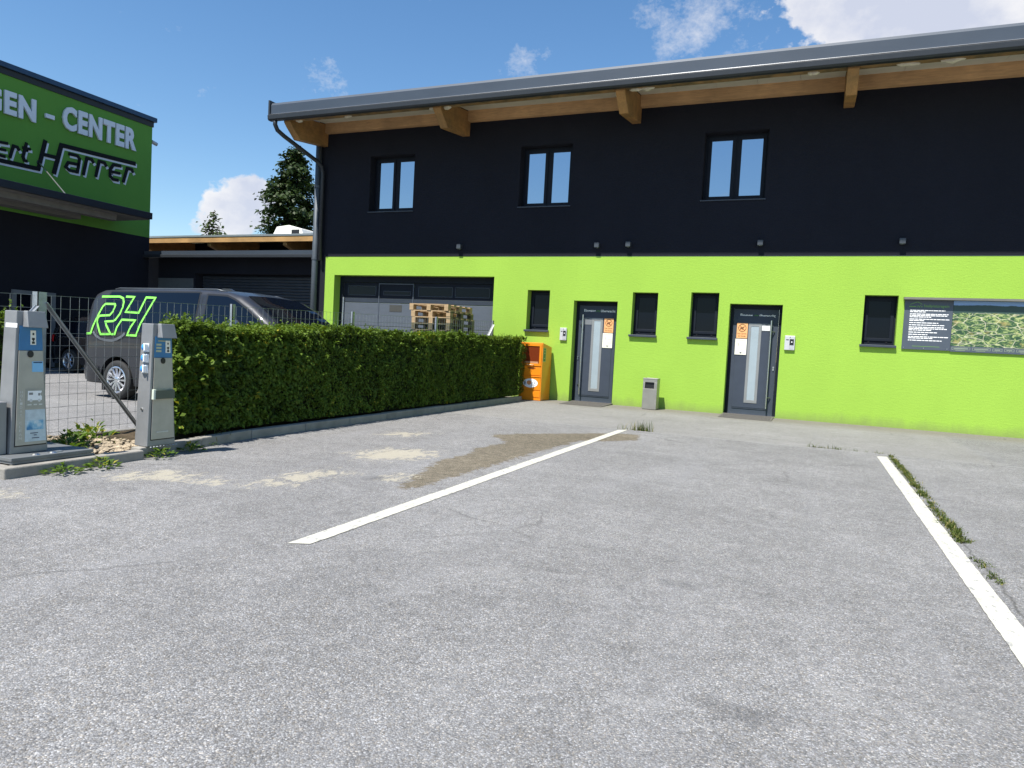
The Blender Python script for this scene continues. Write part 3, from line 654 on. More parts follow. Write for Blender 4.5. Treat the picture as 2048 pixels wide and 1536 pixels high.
def info_board():
    x0, xd, x1, z0, z1 = 1.60, 2.43, 4.45, 1.585, 2.555
    t = thing('information_board', 'wide dark information board with white rules text and a landscape map', 'notice board', (3, YF, z0))
    y = YF-.03; MB().box(x0, xd-.002, y, YF-.004, z0, z1).obj('rules_panel', mat('board_slate', (.065, .082, .105), .5, var=.05), t)
    k = NT('map_print'); v = k.mapv((1.6, 1, 3.2))
    xyz = k.n.new('ShaderNodeSeparateXYZ'); k.L.new(k.tc, xyz.inputs[0]); zz = k.math('DIVIDE', k.math('SUBTRACT', xyz.outputs[2], z0), z1-z0)
    n1 = k.noise(5.5, 6, .7, v, dist=1.5); n2 = k.noise(2.2, 3, .6, v)
    c = k.ramp(n1, (.42, (.022, .06, .028)), (.50, (.04, .105, .04)), (.55, (.25, .33, .11)), (.64, (.42, .46, .20)))
    c = k.mix(k.ramp(n2, (.55, 0.), (.68, .7)), c, (.45, .36, .12)); n3 = k.noise(2.7, 3, .6, k.mapv((1.3, 1, 2.6))); c = k.mix(k.ramp(n3, (.66, 0.), (.72, .6)), c, (.55, .28, .18))
    rd = k.voro(3.2, k.mix(.25, v, k.noise(3, 3, .5, None, True)), 'Distance', 'DISTANCE_TO_EDGE'); c = k.mix(k.ramp(rd, (.012, .7), (.03, 0.)), c, (.62, .58, .42))
    hill = k.math('ADD', zz, k.math('MULTIPLY', k.noise(3, 4, .6, k.mapv((1, 1, .1))), .08))
    c = k.mix(k.ramp(hill, (.79, 0.), (.82, 1.)), c, (.03, .065, .055)); c = k.mix(k.ramp(hill, (.955, 0.), (.965, 1.)), c, (.22, .36, .60))
    k.set(k.b.inputs['Base Color'], c); k.b.inputs['Roughness'].default_value = .45
    MB().box(xd+.002, x1, y, YF-.004, z0+.10, z1).obj('map_panel', k.m, t)
    MB().box(xd+.002, x1, y-.001, YF-.004, z0-.012, z0+.0985).obj('map_legend', MATS['board_slate'], t)
    MB().prism([(YF, z1+.055), (YF-.14, z1+.045), (YF-.14, z1+.0), (YF, z1+.01)], lambda u, v, w: (w, u, v), x0-.03, x1+.03).obj('hood', mat('hood_metal', (.20, .19, .16), .45, .4), t)
    f = FY(y); GRP = mat('green_lettering', (.16, .33, .07), .6)
    text('heading', 'Stellplatzregeln', f, 1.93, 2.36, 2.40, 2.47, .002, GRP, t, .01)
    lg = MB(); stroke(lg, [(1.69, 2.465), (1.82, 2.52), (1.90, 2.47)], .010, f, .001, .003); stroke(lg, [(1.68, 2.425), (1.80, 2.425)], .018, f, .001, .003)
    stroke(lg, [(1.815, 2.405), (1.835, 2.455)], .009, f, .001, .003); stroke(lg, [(1.85, 2.405), (1.87, 2.455)], .009, f, .001, .003); stroke(lg, [(1.825, 2.43), (1.86, 2.43)], .008, f, .001, .003); stroke(lg, [(1.88, 2.425), (1.91, 2.425)], .014, f, .001, .003)
    lg.obj('logo', GRP, t)
    m = MB(); rr = random.Random(3); z = 2.36
    for para in (((.60, .27), ), ((.66, .64, .37), ), ((.68, .27), ), ((.50,), ), ((.61,), ), ((.60, .65, .39), ), ((.49,), ), ((.33,), ), ((.69, .42), ), ((.58,), )):
        for ln in para[0]:
            u = 1.70; e = u+ln
            while u < e:
                l = min(rr.uniform(.025, .09), e-u)
                if l > .008: BX(u, u+l, z-.016, z, .001, .0025, f, m)
                u += l+.009
            z -= .0285
        z -= .0145
    m.obj('rules_text', WHITE, t); BX(1.78, 2.25, 1.645, 1.653, .001, .0025, f).obj('footer_text', GRP, t)
    q = MB(); q2 = MB(); u = 2.46; LG = mat('legend_print', (.25, .30, .22), .6)
    for w in (.30, .29, .15, .15, .26, .26, .2):
        if u+w > x1: break
        stroke(q, [(u, z0+.03), (u+w, z0+.03), (u+w, z0+.075), (u, z0+.075)], .006, f, .001, .003, True)
        BX(u+.03, u+w-.03, z0+.045, z0+.06, .001, .003, f, q); BX(u+.06, u+w-.08, z0+.012, z0+.02, .001, .003, f, q); u += w+.04
    q.obj('legend_print', LG, t)
    for x in (1.63, 1.98, 2.38, 2.47, 3.4):
        MB().lathe([(0, .006), (.007, .006), (.009, 0)], (x, y, z0+.03), (0, -1, 0), 8).obj('screw', STEEL, t)
info_board()

for (x0, x1, y0), l in (((-5.15, -4.19, 14.98), 'grey metal door mat in front of the door beside the orange cabinet'), ((-1.72, -.68, 15.03), 'grey metal door mat in front of the door with the white sticker')):
    t = thing('door_mat', l, 'mat', ((x0+x1)/2, y0, 0)); MM = mat('mat_grey', (.135, .125, .11), .7, .2, .15, vs=9)
    MB().prism([(y0, .004), (y0, .010), (15.99, .030), (15.99, .004)], lambda u, v, w: (w, u, v), x0, x1).obj('plate', MM, t)
    m = MB()
    for i in range(24):
        yy = y0+.03+i*(15.93-y0)/24; zz = .010+.02*(yy-y0)/(15.99-y0); m.box(x0+.03, x1-.03, yy, yy+.012, zz-.002, zz+.004)
    m.obj('ribs', MM, t)

def news_cabinet():
    x0, x1, yf, yb = -6.285, -5.735, 15.33, 15.93
    t = thing('newspaper_cabinet', 'orange metal newspaper dispenser with tinted window standing at the hedge end', 'cabinet', (-6.0, 15.6, 0))
    MB().prism([(yf, .0), (yb, .0), (yb, 1.255), (yf, 1.345)], lambda u, v, w: (w, u, v), x0, x1).obj('body', ORANGE, t, bevel=.008)
    f = FY(yf); m = MB(); 
    for r_ in ((x0+.02, x0+.07, .80, 1.315), (x1-.075, x1-.025, .80, 1.315), (x0+.07, x1-.075, 1.26, 1.315), (x0+.07, x1-.075, .80, .86)): BX(*r_, .001, .022, f, m)
    m.obj('window_frame', ORANGE, t, bevel=.004)
    TG = glass('tinted_pane', (.16, .030, .010), .03, .08); BX(x0+.07, x1-.075, .86, 1.26, .0015, .008, f).obj('pane', TG, t)
    BX(x0+.10, x1-.10, .862, .905, .009, .012, f).obj('paper_ledge', mat('ledge', (.45, .24, .12), .6), t)
    h = MB(); h.tube([FY(yf)(x0+.17, .825, .02), FY(yf)(x0+.18, .825, .05), FY(yf)(x1-.21, .825, .05), FY(yf)(x1-.20, .825, .02)], .011, 8); h.obj('handle', mat('handle_pale', (.7, .45, .25), .35, .3), t, smooth=True)
    for a, b, n in ((.585, .775, 'coin_panel'), (.245, .565, 'drawer'), (.075, .225, 'base_panel')):
        BX(x0+.02, x1-.02, a, b, .001, .010, f).obj(n, ORANGE, t, bevel=.004)
    BX(x0+.02, x1-.02, .545, .565, .0105, .022, f).obj('drawer_lip', ORANGE, t, bevel=.003)
    rc = MB(); rc.prism([(x0+.20+.10*(1-math.cos(a)) , .765-.045*math.sin(a)) for a in np.linspace(0, math.pi, 9)], f, .0105, .013); rc.obj('grip_shade', mat('orange_shadow_grip', (.38, .10, .01), .5), t)  # flat half-disc, shade of a grip hollow painted as darker orange
    c = ((x0+x1)/2+.01, .40); o = MB(); o.prism([(c[0]+.185*math.cos(a), c[1]+.105*math.sin(a)) for a in np.linspace(0, 2*math.pi, 28, endpoint=False)], f, .0105, .013); o.obj('oval_label', WHITE, t)
    o = MB(); o.prism([(c[0]-.03+.06*math.cos(a), c[1]+.01+.05*math.sin(a)) for a in np.linspace(0, 2*math.pi, 20, endpoint=False)], f, .0135, .0145); o.obj('logo_disc', mat('logo_orange', (.75, .30, .12), .6), t)
    LGB = mat('logo_slate', (.12, .16, .24), .6)
    text('lettering', 'A', f, c[0]-.155, c[0]-.10, c[1]-.04, c[1]+.055, .0145, LGB, t, .02); text('lettering', 'KA', f, c[0]+.045, c[0]+.125, c[1]-.03, c[1]+.035, .0145, LGB, t, .0)
    BX(c[0]+.04, c[0]+.12, c[1]-.05, c[1]-.042, .0135, .0145, f).obj('underline', LGB, t)
    g = FX(x1); BX(yf+.04, yf+.19, .92, 1.22, .001, .004, g).obj('side_poster', mat('poster_green', (.09, .22, .06), .5), t)
    m = MB(); stroke(m, [(yf+.035, .915), (yf+.195, .915), (yf+.195, 1.225), (yf+.035, 1.225)], .012, g, .001, .006, True)
    for z in (1.16, 1.10, .98): BX(yf+.06, yf+.17, z, z+.015, .0045, .006, g, m)
    m.obj('poster_print', mat('poster_pale', (.45, .55, .22), .5), t)
    BX(x0+.02, x1-.02, .01, .06, .001, .006, f).obj('plinth', ORANGE, t)
news_cabinet()

def litter_bin():
    x0, x1, y0, y1 = -3.395, -3.085, 15.46, 15.76
    t = thing('litter_bin', 'square steel litter bin with ashtray top standing against the green wall', 'bin', (-3.24, 15.6, 0))
    fn = lambda u, v, w: (u, w, v); m = MB()
    BI = mat('bin_steel', (.34, .33, .29), .42, .6, .1, vs=6, rv=.15)
    for a, b, c, d in ((x0, x1, 0.01, .46), (x0, x0+.045, .46, .60), (x1-.065, x1, .46, .60), (x0, x1, .60, .665)): m.box(a, b, y0, y0+.006, c, d)
    m.box(x0, x0+.006, y0+.006, y1, .01, .665); m.box(x1-.006, x1, y0+.006, y1, .01, .665); m.box(x0+.006, x1-.006, y1-.006, y1, .01, .665); m.obj('body', BI, t, bevel=.003)
    MB().box(x0+.007, x1-.007, y0+.03, y1-.007, .02, .60).obj('liner', BLACK, t)
    r = MB(); r.box(x0-.004, x1+.004, y0-.004, y0+.02, .666, .69); r.box(x0-.004, x1+.004, y1-.02, y1+.004, .666, .69); r.box(x0-.004, x0+.02, y0+.02, y1-.02, .666, .69); r.box(x1-.02, x1+.004, y0+.02, y1-.02, .666, .69)
    r.obj('ashtray_rim', BI, t, bevel=.003); MB().box(x0+.02, x1-.02, y0+.02, y1-.02, .64, .655).obj('ash_tray', mat('sand', (.25, .22, .17), .9), t)
    MB().box(x0+.01, x1-.01, y0+.01, y1-.01, 0, .012).obj('base', BLACK, t)
litter_bin()

# ------------------------------------------------------------------ neighbouring buildings
def sign_building():
    X0 = -20.0; ye = 16.63
    t = thing('sign_building', 'flat-roofed building with large white and black lettering on a green sign wall', 'building', (X0-4, 9, -.08))
    MB().box(X0-9, X0, 7, ye, -.1, 4.12).obj('wall', DARK, t)
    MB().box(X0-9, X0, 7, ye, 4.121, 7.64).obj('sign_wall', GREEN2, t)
    MB().box(X0-9.05, X0+.03, 6.95, ye+.03, 7.641, 7.80).obj('flashing_band', BLACK, t)  # black flashing band below the parapet cap
    MB().box(X0-9.1, X0+.10, 6.9, ye+.10, 7.80, 7.94).obj('parapet_cap', mat('blue_flashing', (.02, .05, .10), .4, .3), t, bevel=.01)
    MB().tube([(X0-.05, ye+.02, 7.2), (X0-.05, ye+.22, 7.16)], .06, 10).obj('spout', GALV, t)
    # canopy
    xc, yc = -18.33, 15.33
    c = MB().box(X0, xc, 7, yc, 4.43, 4.62).obj('canopy', mat('canopy_dark', (.018, .022, .032), .45, .2), t, bevel=.008)
    MB().box(X0, xc-.12, 7, yc-.02, 4.415, 4.429).obj('canopy_soffit', mat('canopy_grey', (.16, .155, .15), .7), t)
    MB().box(X0+.05, X0+.55, 7, 13.9, 4.20, 4.414).obj('canopy_box', MATS['canopy_grey'], t)
    MB().box(xc-.75, xc-.45, 7, 14.5, 4.26, 4.414).obj('canopy_beam', MATS['canopy_grey'], t)
    MB().tube([(X0, 13.05, 5.60), (xc-.03, 12.68, 4.60)], .018, 8).obj('tie_rod', STEEL, t)
    MB().lathe([(0, .02), (.07, .02), (.07, 0)], (X0, 13.05, 5.60), (1, 0, 0), 12).obj('rod_anchor', GUTM, t)
    f = FX(X0); LT = mat('sign_letters', (.62, .66, .72), .5, var=.03)
    text('lettering', 'CENTER', f, 13.65, 16.01, 6.70, 7.37, .05, LT, t, .045, thick=.06); text('lettering', 'GEN', f, 11.55, 12.90, 6.62, 7.24, .05, LT, t, .045, thick=.06)
    BX(13.16, 13.41, 6.86, 6.97, .02, .08, f).obj('lettering', LT, t)
    S = [([(13.2, 6.25), (13.02, 5.42), (11.2, 5.37)], .11), ([(13.16, 5.85), (13.57, 5.86)], .10), ([(13.45, 5.39), (13.65, 6.24), (16.04, 6.33)], .12),
         ([(13.86, 6.06), (14.13, 6.07), (14.2, 6.0), (14.14, 5.61), (13.9, 5.6), (13.79, 5.67), (13.86, 5.81), (14.17, 5.83)], .085),
         ([(14.32, 5.57), (14.42, 6.08), (14.57, 6.08), (14.64, 5.99)], .09), ([(14.71, 5.61), (14.81, 6.09), (14.98, 6.09), (15.05, 5.99)], .09),
         ([(15.54, 6.13), (15.28, 6.11), (15.18, 5.95), (15.17, 5.75), (15.27, 5.67), (15.46, 5.68)], .09), ([(15.19, 5.89), (15.51, 5.90)], .08), ([(15.62, 5.66), (15.75, 6.12), (15.91, 6.12), (15.96, 6.03)], .09),
         ([(12.21, 5.88), (11.98, 5.86), (11.88, 5.74), (11.88, 5.6), (11.95, 5.52), (12.15, 5.52)], .075), ([(11.9, 5.68), (12.16, 5.69)], .07), ([(12.26, 5.52), (12.35, 5.86), (12.45, 5.85), (12.5, 5.77)], .075),
         ([(12.69, 6.04), (12.6, 5.64), (12.64, 5.55), (12.72, 5.55)], .075), ([(12.58, 5.88), (12.8, 5.89)], .07)]
    BK = mat('sign_black', (.006, .007, .008), .7, spec=.2)
    for pts, wd in S:
        m = MB(); stroke(m, [(a+.055, b-.055) for a, b in pts], wd, f, .002, .012); m.obj('letter_outline', LT, t)
    for i, (pts, wd) in enumerate(S):
        m = MB(); stroke(m, pts, wd, f, .014, .03+.0007*i); m.obj('letter', BK, t)
    d = MB(); f2 = FX(X0); stroke(d, [(12.42, -.05), (12.42, 2.0), (13.5, 2.0), (13.5, -.05)], .11, f2, .002, .06); dd = d.obj('door_frame', mat('door_frame_grey', (.16, .17, .18), .5), t)
    BX(12.48, 13.44, -.06, 1.94, .003, .02, f2).obj('door_glass', GLD, t)
sign_building()

def annex():
    t = thing('garage_annex', 'low anthracite garage annex with roller shutter between the two larger buildings', 'building', (-16, 17, -.08))
    y = 17.0
    wall('wall', -19.99, -12.87, -.1, 3.55, [(-18.35, -13.62, -.1, 3.03, .30)], DARK, t, y=y, left=False)
    MB().box(-19.99, -12.87, y+.35, 20, -.1, 3.5).obj('back_wall', DARK, t)
    MB().box(-19.96, -18.42, y-.03, y-.002, -.08, 2.87).obj('light_panel', mat('pale_panel', (.10, .112, .12), .6), t)
    MB().prism([(16.45, 3.555), (16.45, 3.67), (20.2, 3.95), (20.2, 3.83)], lambda u, v, w: (w, u, v), -20.42, -13.05).obj('roof', ROOFM, t)
    MB().box(-20.5, -12.95, 16.40, 16.55, 3.46, 3.553).obj('gutter', GUTM, t, bevel=.01)
    sh = MB().box(-18.34, -13.63, y+.285, y+.30, -.1, 3.02).obj('roller_shutter', ANTHF, t)
    m = MB()
    for i in range(34):
        z = -.08+i*.09; m.prism([(y+.284, z), (y+.262, z+.02), (y+.258, z+.045), (y+.262, z+.07), (y+.284, z+.088)], lambda u, v, w: (w, u, v), -18.30, -13.68)
    s_ = m.obj('shutter_slats', mat('shutter_metal', (.05, .06, .075), .4, .3), sh); s_['kind'] = 'stuff'
    MB().box(-13.66, -13.56, y-.01, y+.28, -.1, 3.03).obj('guide_rail', ANTH, t)
    MB().tube([(-13.30, 16.5, 3.47), (-13.30, 16.5, 3.30), (-13.28, 16.5, 3.2), (-13.15, 16.45, 3.08), (-12.85, 16.2, 3.0)], .05, 12).obj('downpipe', PIPEM, t, smooth=True)
annex()

def rear_hall():
    t = thing('rear_hall', 'hall with pale metal roof on timber rafters rising behind the annex', 'building', (-21, 23, -.08))
    MB().box(-29, -12.5, 23.2, 34, -.1, 5.0).obj('wall', DARK, t)
    MB().prism([(20.5, 4.80), (20.5, 4.87), (34, 6.2), (34, 6.1)], lambda u, v, w: (w, u, v), -29, -12.9).obj('roof', mat('pale_roof_sheet', (.42, .46, .50), .3, .6, .1, vs=2), t)
    MB().box(-29, -12.92, 20.52, 20.60, 4.60, 4.798).obj('fascia_board', wood('fascia_wood', (.46, .27, .10), 0), t)
    MB().prism([(20.6, 4.77), (20.6, 4.798), (23.2, 5.05), (23.2, 5.02)], lambda u, v, w: (w, u, v), -29, -12.95).obj('soffit', WOODX, t)
    for x in (-25.2, -21.6, -17.95, -14.3):
        MB().prism([(20.62, 4.48), (20.62, 4.76), (23.2, 5.0), (23.2, 3.8), (22.9, 3.8)], lambda u, v, w: (w, u, v), x-.09, x+.09).obj('rafter', WOODY, t, bevel=.01)
    h = thing('roof_hatch', 'white sloping roof hatch on the pale metal roof before the tall tree', 'roof hatch', (-20.8, 24.3, 5.2))
    MB().prism([(-21.75, 5.15), (-21.36, 5.80), (-20.72, 5.86), (-20.05, 5.70), (-19.85, 5.15)], lambda u, v, w: (u, w, v), 24.0, 25.6).obj('hood', mat('hatch_white', (.78, .76, .68), .5), h, bevel=.02)
    MB().box(-20.55, -20.15, 23.985, 24.0, 5.50, 5.66).obj('vent', BLACK, h)
rear_hall()

# ------------------------------------------------------------------ foliage
def leaf_obj(name, P, N, S, material, parent, wd=.32, rnd=None, T=None, kind=None):
    n = len(P); N = N/np.linalg.norm(N, axis=1, keepdims=True)
    if T is None: T = RNG.normal(size=(n, 3))
    T = T-(T*N).sum(1, keepdims=True)*N; T /= np.linalg.norm(T, axis=1, keepdims=True)+1e-9; Bv = np.cross(N, T); s = S[:, None]
    V = np.stack([P-T*s*.5, P+Bv*s*wd+N*s*.10, P+T*s*.5-N*s*.06, P-Bv*s*wd+N*s*.10], 1).reshape(-1, 3)
    me = bpy.data.meshes.new(name); me.vertices.add(4*n); me.vertices.foreach_set('co', V.astype(np.float32).ravel())
    me.loops.add(4*n); me.loops.foreach_set('vertex_index', np.arange(4*n, dtype=np.int32)); me.polygons.add(n)
    me.polygons.foreach_set('loop_start', np.arange(0, 4*n, 4, dtype=np.int32))
    try: me.polygons.foreach_set('loop_total', np.full(n, 4, np.int32))
    except Exception: pass
    me.update(calc_edges=True); me.validate()
    if rnd is None: rnd = RNG.random(n)
    a = me.attributes.new('rnd', 'FLOAT', 'POINT'); a.data.foreach_set('value', np.repeat(rnd, 4).astype(np.float32))
    o = link(name, me, material, parent)
    if kind: o['kind'] = kind
    return o
def nz(p, s, o=0.): return mnoise.noise(Vector((p[0]*s+o, p[1]*s-o, p[2]*s+2*o)))

def hedge(label, y0, y1, face, back, z0, ztop, nf, nt, ne, loc, endtop=0, skew=0.):
    """clipped hedge: leaf shell over a twig core; face(y)=front x, ztop(y)=height; skew slants the free end"""
    t = thing('hedge', label, 'hedge', loc)
    m = MB(); ny = 30; ys = np.linspace(y0+.2, y1-.05, ny); yb = np.linspace(y0+.2+skew*(face(y0)-back), y1-.05, ny)
    for i in range(ny-1):
        a, b, c, d = ys[i], ys[i+1], yb[i], yb[i+1]
        m.add([(face(a)-.13, a, z0), (face(a)-.13, a, ztop(a)-.085), (back+.1, c, ztop(a)-.085), (back+.1, c, z0), (face(b)-.13, b, z0), (face(b)-.13, b, ztop(b)-.085), (back+.1, d, ztop(b)-.085), (back+.1, d, z0)],
              [(0, 4, 5, 1), (1, 5, 6, 2), (2, 6, 7, 3)]+([(0, 1, 2, 3)] if i == 0 else [])+([(4, 7, 6, 5)] if i == ny-2 else []))
    m.obj('twigs', CORE, t)
    P = []; N = []; Sz = []; Rn = []
    def put(p, nrm, s, jit):
        p = Vector(p); nrm = Vector(nrm)
        c1 = nz(p, 4.2); c2 = nz(p, 9.5, 3); c3 = nz(p, 21, 5)
        if c2+.8*c3 < -.34 and random.random() < .8: return            # gaps
        d = c1*.055+c2*.065+c3*.03-abs(random.gauss(0, jit)); q = p+nrm*d
        P.append(q[:]); N.append((nrm.x+c3*.8+random.gauss(0, .5), nrm.y+c2*.8+random.gauss(0, .5), nrm.z+.5+random.gauss(0, .4))); Sz.append(s*random.uniform(.65, 1.35))
        Rn.append(min(1, max(0, .45+nz(p, 2.2, 7)*.3+c2*.3+random.gauss(0, .18))))
    def yend(x): return y0+skew*max(0, face(y0)-x)
    for i in range(nf):
        u = random.random()**1.22; y = y0+u*(y1-y0); z = z0+.03+random.random()*(ztop(y)-z0-.02)
        sh_ = max(0, (z-ztop(y)+.28)/.28); put((face(y)-.13*sh_**2, y, z), Vector((1, 0, .9*sh_)).normalized(), .035 if u > .2 else .043, .045)
    for i in range(nt):
        u = random.random()**1.2; x = back+random.random()*(face(y0)-back); y = yend(x)+u*(y1-yend(x)); x = min(x, face(y))
        put((x, y, ztop(y)+.02*nz((x, y, 0), 3)), (0, 0, 1), .038, .04)
    for i in range(ne):
        x = back+random.random()*(face(y0)-back); z = z0+random.random()*(ztop(y0)-z0); put((x, yend(x), z), (.3, -1, 0), .05, .06)
    for i in range(int((y1-y0)*26)):        # sprigs standing proud of the trim
        x = back+random.random()*(face(y0)-back); y = yend(x)+random.random()**1.3*(y1-yend(x)); x = min(x, face(y)); z = ztop(y); h = random.uniform(.03, .11)*(1.5 if y < y0+1.5 else 1)
        lx, ly = random.gauss(0, .3), random.gauss(0, .3)
        for j in range(7):
            k = j/7*h; P.append((x+lx*k+random.gauss(0, .008), y+ly*k+random.gauss(0, .008), z+k)); N.append((random.gauss(0, 1), random.gauss(0, 1), .8)); Sz.append(.034); Rn.append(random.uniform(.4, .85))
    for i in range(int((y1-y0)*16)):
        y = y0+random.random()**1.5*(y1-y0); z = z0+.15+random.random()**.7*(ztop(y)-z0-.15); h = random.uniform(.05, .15); dx = random.uniform(.5, 1); dz = random.uniform(.2, .9); dy = random.gauss(0, .4)
        for j in range(9):
            k = j/9*h; P.append((face(y)+dx*k, y+dy*k+random.gauss(0, .012), z+dz*k+random.gauss(0, .012))); N.append((random.gauss(.4, .6), random.gauss(0, .6), 1)); Sz.append(.045); Rn.append(random.uniform(.5, .95))
    if endtop:   # looser yellowing growth at the free end
        for i in range(60):
            y = y0+abs(random.gauss(0, .45)); z = z0+.1+random.random()*.8; x = face(y)+random.uniform(-.1, .03); yel = random.random() < .3
            dx, dy, dz = random.uniform(.3, 1), random.uniform(-.6, .5), random.uniform(-.2, .6); h = random.uniform(.08, .22)
            for j in range(12):
                k = j/12*h; P.append((x+dx*k+random.gauss(0, .018), y+dy*k+random.gauss(0, .018), z+dz*k+random.gauss(0, .018))); N.append((random.gauss(.3, .5), random.gauss(-.3, .5), 1)); Sz.append(.068); Rn.append(random.uniform(.86, 1.) if yel else random.uniform(.5, .9))
    leaf_obj('foliage', np.array(P), np.array(N), np.array(Sz), HEDGEM, t, rnd=np.array(Rn))
hedge('long clipped green hedge running from the pillar with sockets to the building', 5.25, 15.25, lambda y: -5.97-.016*(y-5.1), -6.88, .10, lambda y: 1.26+.0155*(y-5.1)+.03*math.sin(y*1.7), 88000, 40000, 9000, (-6.4, 10, .04), 1, .72)
hedge('short clipped bush behind the pillar with the camper sticker', 3.55, 4.02, lambda y: -6.30, -6.98, .06, lambda y: 1.24, 2500, 2500, 2500, (-6.6, 3.8, .04))

def conifer(label, x, y, h, w, n, size, material, seed, full=.0):
    rg = np.random.default_rng(seed); rr = random.Random(seed)
    t = thing('tree', label, 'tree', (x, y, -.12))
    MB().tube([(x, y, -.15), (x+.05, y, h*.4), (x-.05, y+.05, h*.75), (x, y, h*.98)], [w*.07, w*.055, w*.03, .02], 10).obj('trunk', BARK, t, smooth=True)
    P = []; N = []; Rn = []; br = MB(); lev = int(h*4.2)
    for i in range(lev):
        f = i/(lev-1); z = h*(.12+.86*f); prof = min(1, (1-f)*3.6+.12)**.7*(.70+.30*(1-f)); L0 = w*prof
        for b in range(rr.randint(4, 6)):
            a = rr.uniform(0, 6.283); L = L0*rr.uniform(.55, 1.15)*(1+.25*mnoise.noise(Vector((math.cos(a)*1.5, math.sin(a)*1.5, z*.35+seed))))
            dz = rr.uniform(-.05, .30)-.15*(1-f); dx, dy = math.cos(a), math.sin(a); ns = max(3, int(n/(lev*5)*L/(w*.7))); br.tube([(x, y, z), (x+dx*L*.5, y+dy*L*.5, z+dz*L*.4), (x+dx*L*.92, y+dy*L*.92, z+dz*L*.7-.1)], [.05, .03, .01], 5)
            clump = rr.gauss(0, .12)
            for j in range(ns):
                u = rr.random()**.55; sp = (.10+.32*u*(1.15-u))*L*.75+.12
                P.append((x+dx*L*u+rr.gauss(0, sp*.6), y+dy*L*u+rr.gauss(0, sp*.6), z+dz*L*u*.8-.12*L*u*u+rr.gauss(0, .16)-abs(rr.gauss(0, .12)))); N.append((dx*.5+rr.gauss(0, .5), dy*.5+rr.gauss(0, .5), .9+rr.gauss(0, .4)))
                Rn.append(min(1, max(0, .42+clump+rr.gauss(0, .2))))
    br.obj('limbs', BARK, t)
    P = np.array(P); leaf_obj('crown', P, np.array(N), size*rg.uniform(.6, 1.4, len(P)), material, t, wd=.36, rnd=np.array(Rn))
conifer('tall dark broad-crowned tree behind the rear hall beside the building corner', -34.2, 40, 14.5, 2.65, 26000, .27, CONIF, 5)
conifer('small tree tip rising alone above the pale roof', -41.6, 40, 10.2, 1.5, 2600, .24, CONIF2, 9)

# ------------------------------------------------------------------ fence
def fence():
    X = -7.1; t = thing('wire_fence', 'welded wire mesh fence on galvanised posts behind the hedge', 'fence', (X, 8, -.08))
    top = lambda y: 1.492+.0295*(y-4.65)
    ys = [-1.0, 1.8, 4.66, 7.2, 9.85, 12.7, 15.45]
    for y in ys:
        m = MB(); r = .045 if abs(y-4.66) < .1 else .026
        for a0, a1, b0, b1 in ((-r, r, -r, -r+.008), (-r, -r+.008, -r, r), (r-.008, r, -r, r)): m.box(X+a0, X+a1, y+b0, y+b1, -.08, top(y)+.01)
        m.obj('post', GALV, t)
    def br(p, q): m = MB(); m.bar(p, q, .045, .008); m.bar((p[0]-.02, p[1], p[2]+.0), (q[0]-.02, q[1], q[2]), .008, .04); m.obj('brace', GALV, t)
    br((X+.045, 4.70, 1.40), (X+.045, 5.80, .06)); br((X+.045, 4.62, 1.36), (X+.045, 3.5, .06)); br((X+.045, 15.42, 1.72), (X+.045, 14.6, .9))
    m = MB(); a, b = -1.2, 15.55; dz = .127
    for i in range(12):
        pts = []
        for k in range(90):
            y = a+(b-a)*k/89; z = top(y)-.02-i*dz
            pts.append((X-.03+.006*mnoise.noise(Vector((y*2, i, 0))), y, z+.006*mnoise.noise(Vector((y*3.1, i*7.7, 2)))))
        if top(4.6)-.02-i*dz < .05: break
        for k in range(89): m.bar(pts[k], pts[k+1], .0034, .0034)
    w = m.obj('line_wires', WIRE, t); w['kind'] = 'stuff'
    m = MB(); y = a
    while y < b:
        j = .006*mnoise.noise(Vector((y*5, 1, 1))); m.bar((X-.03, y, .05), (X-.03, y+j, (top(y)+.05)/2), .0027, .0027); m.bar((X-.03, y+j, (top(y)+.05)/2), (X-.03, y, top(y)-.018), .0027, .0027); y += .1
    w = m.obj('stay_wires', WIRE, t); w['kind'] = 'stuff'
fence()

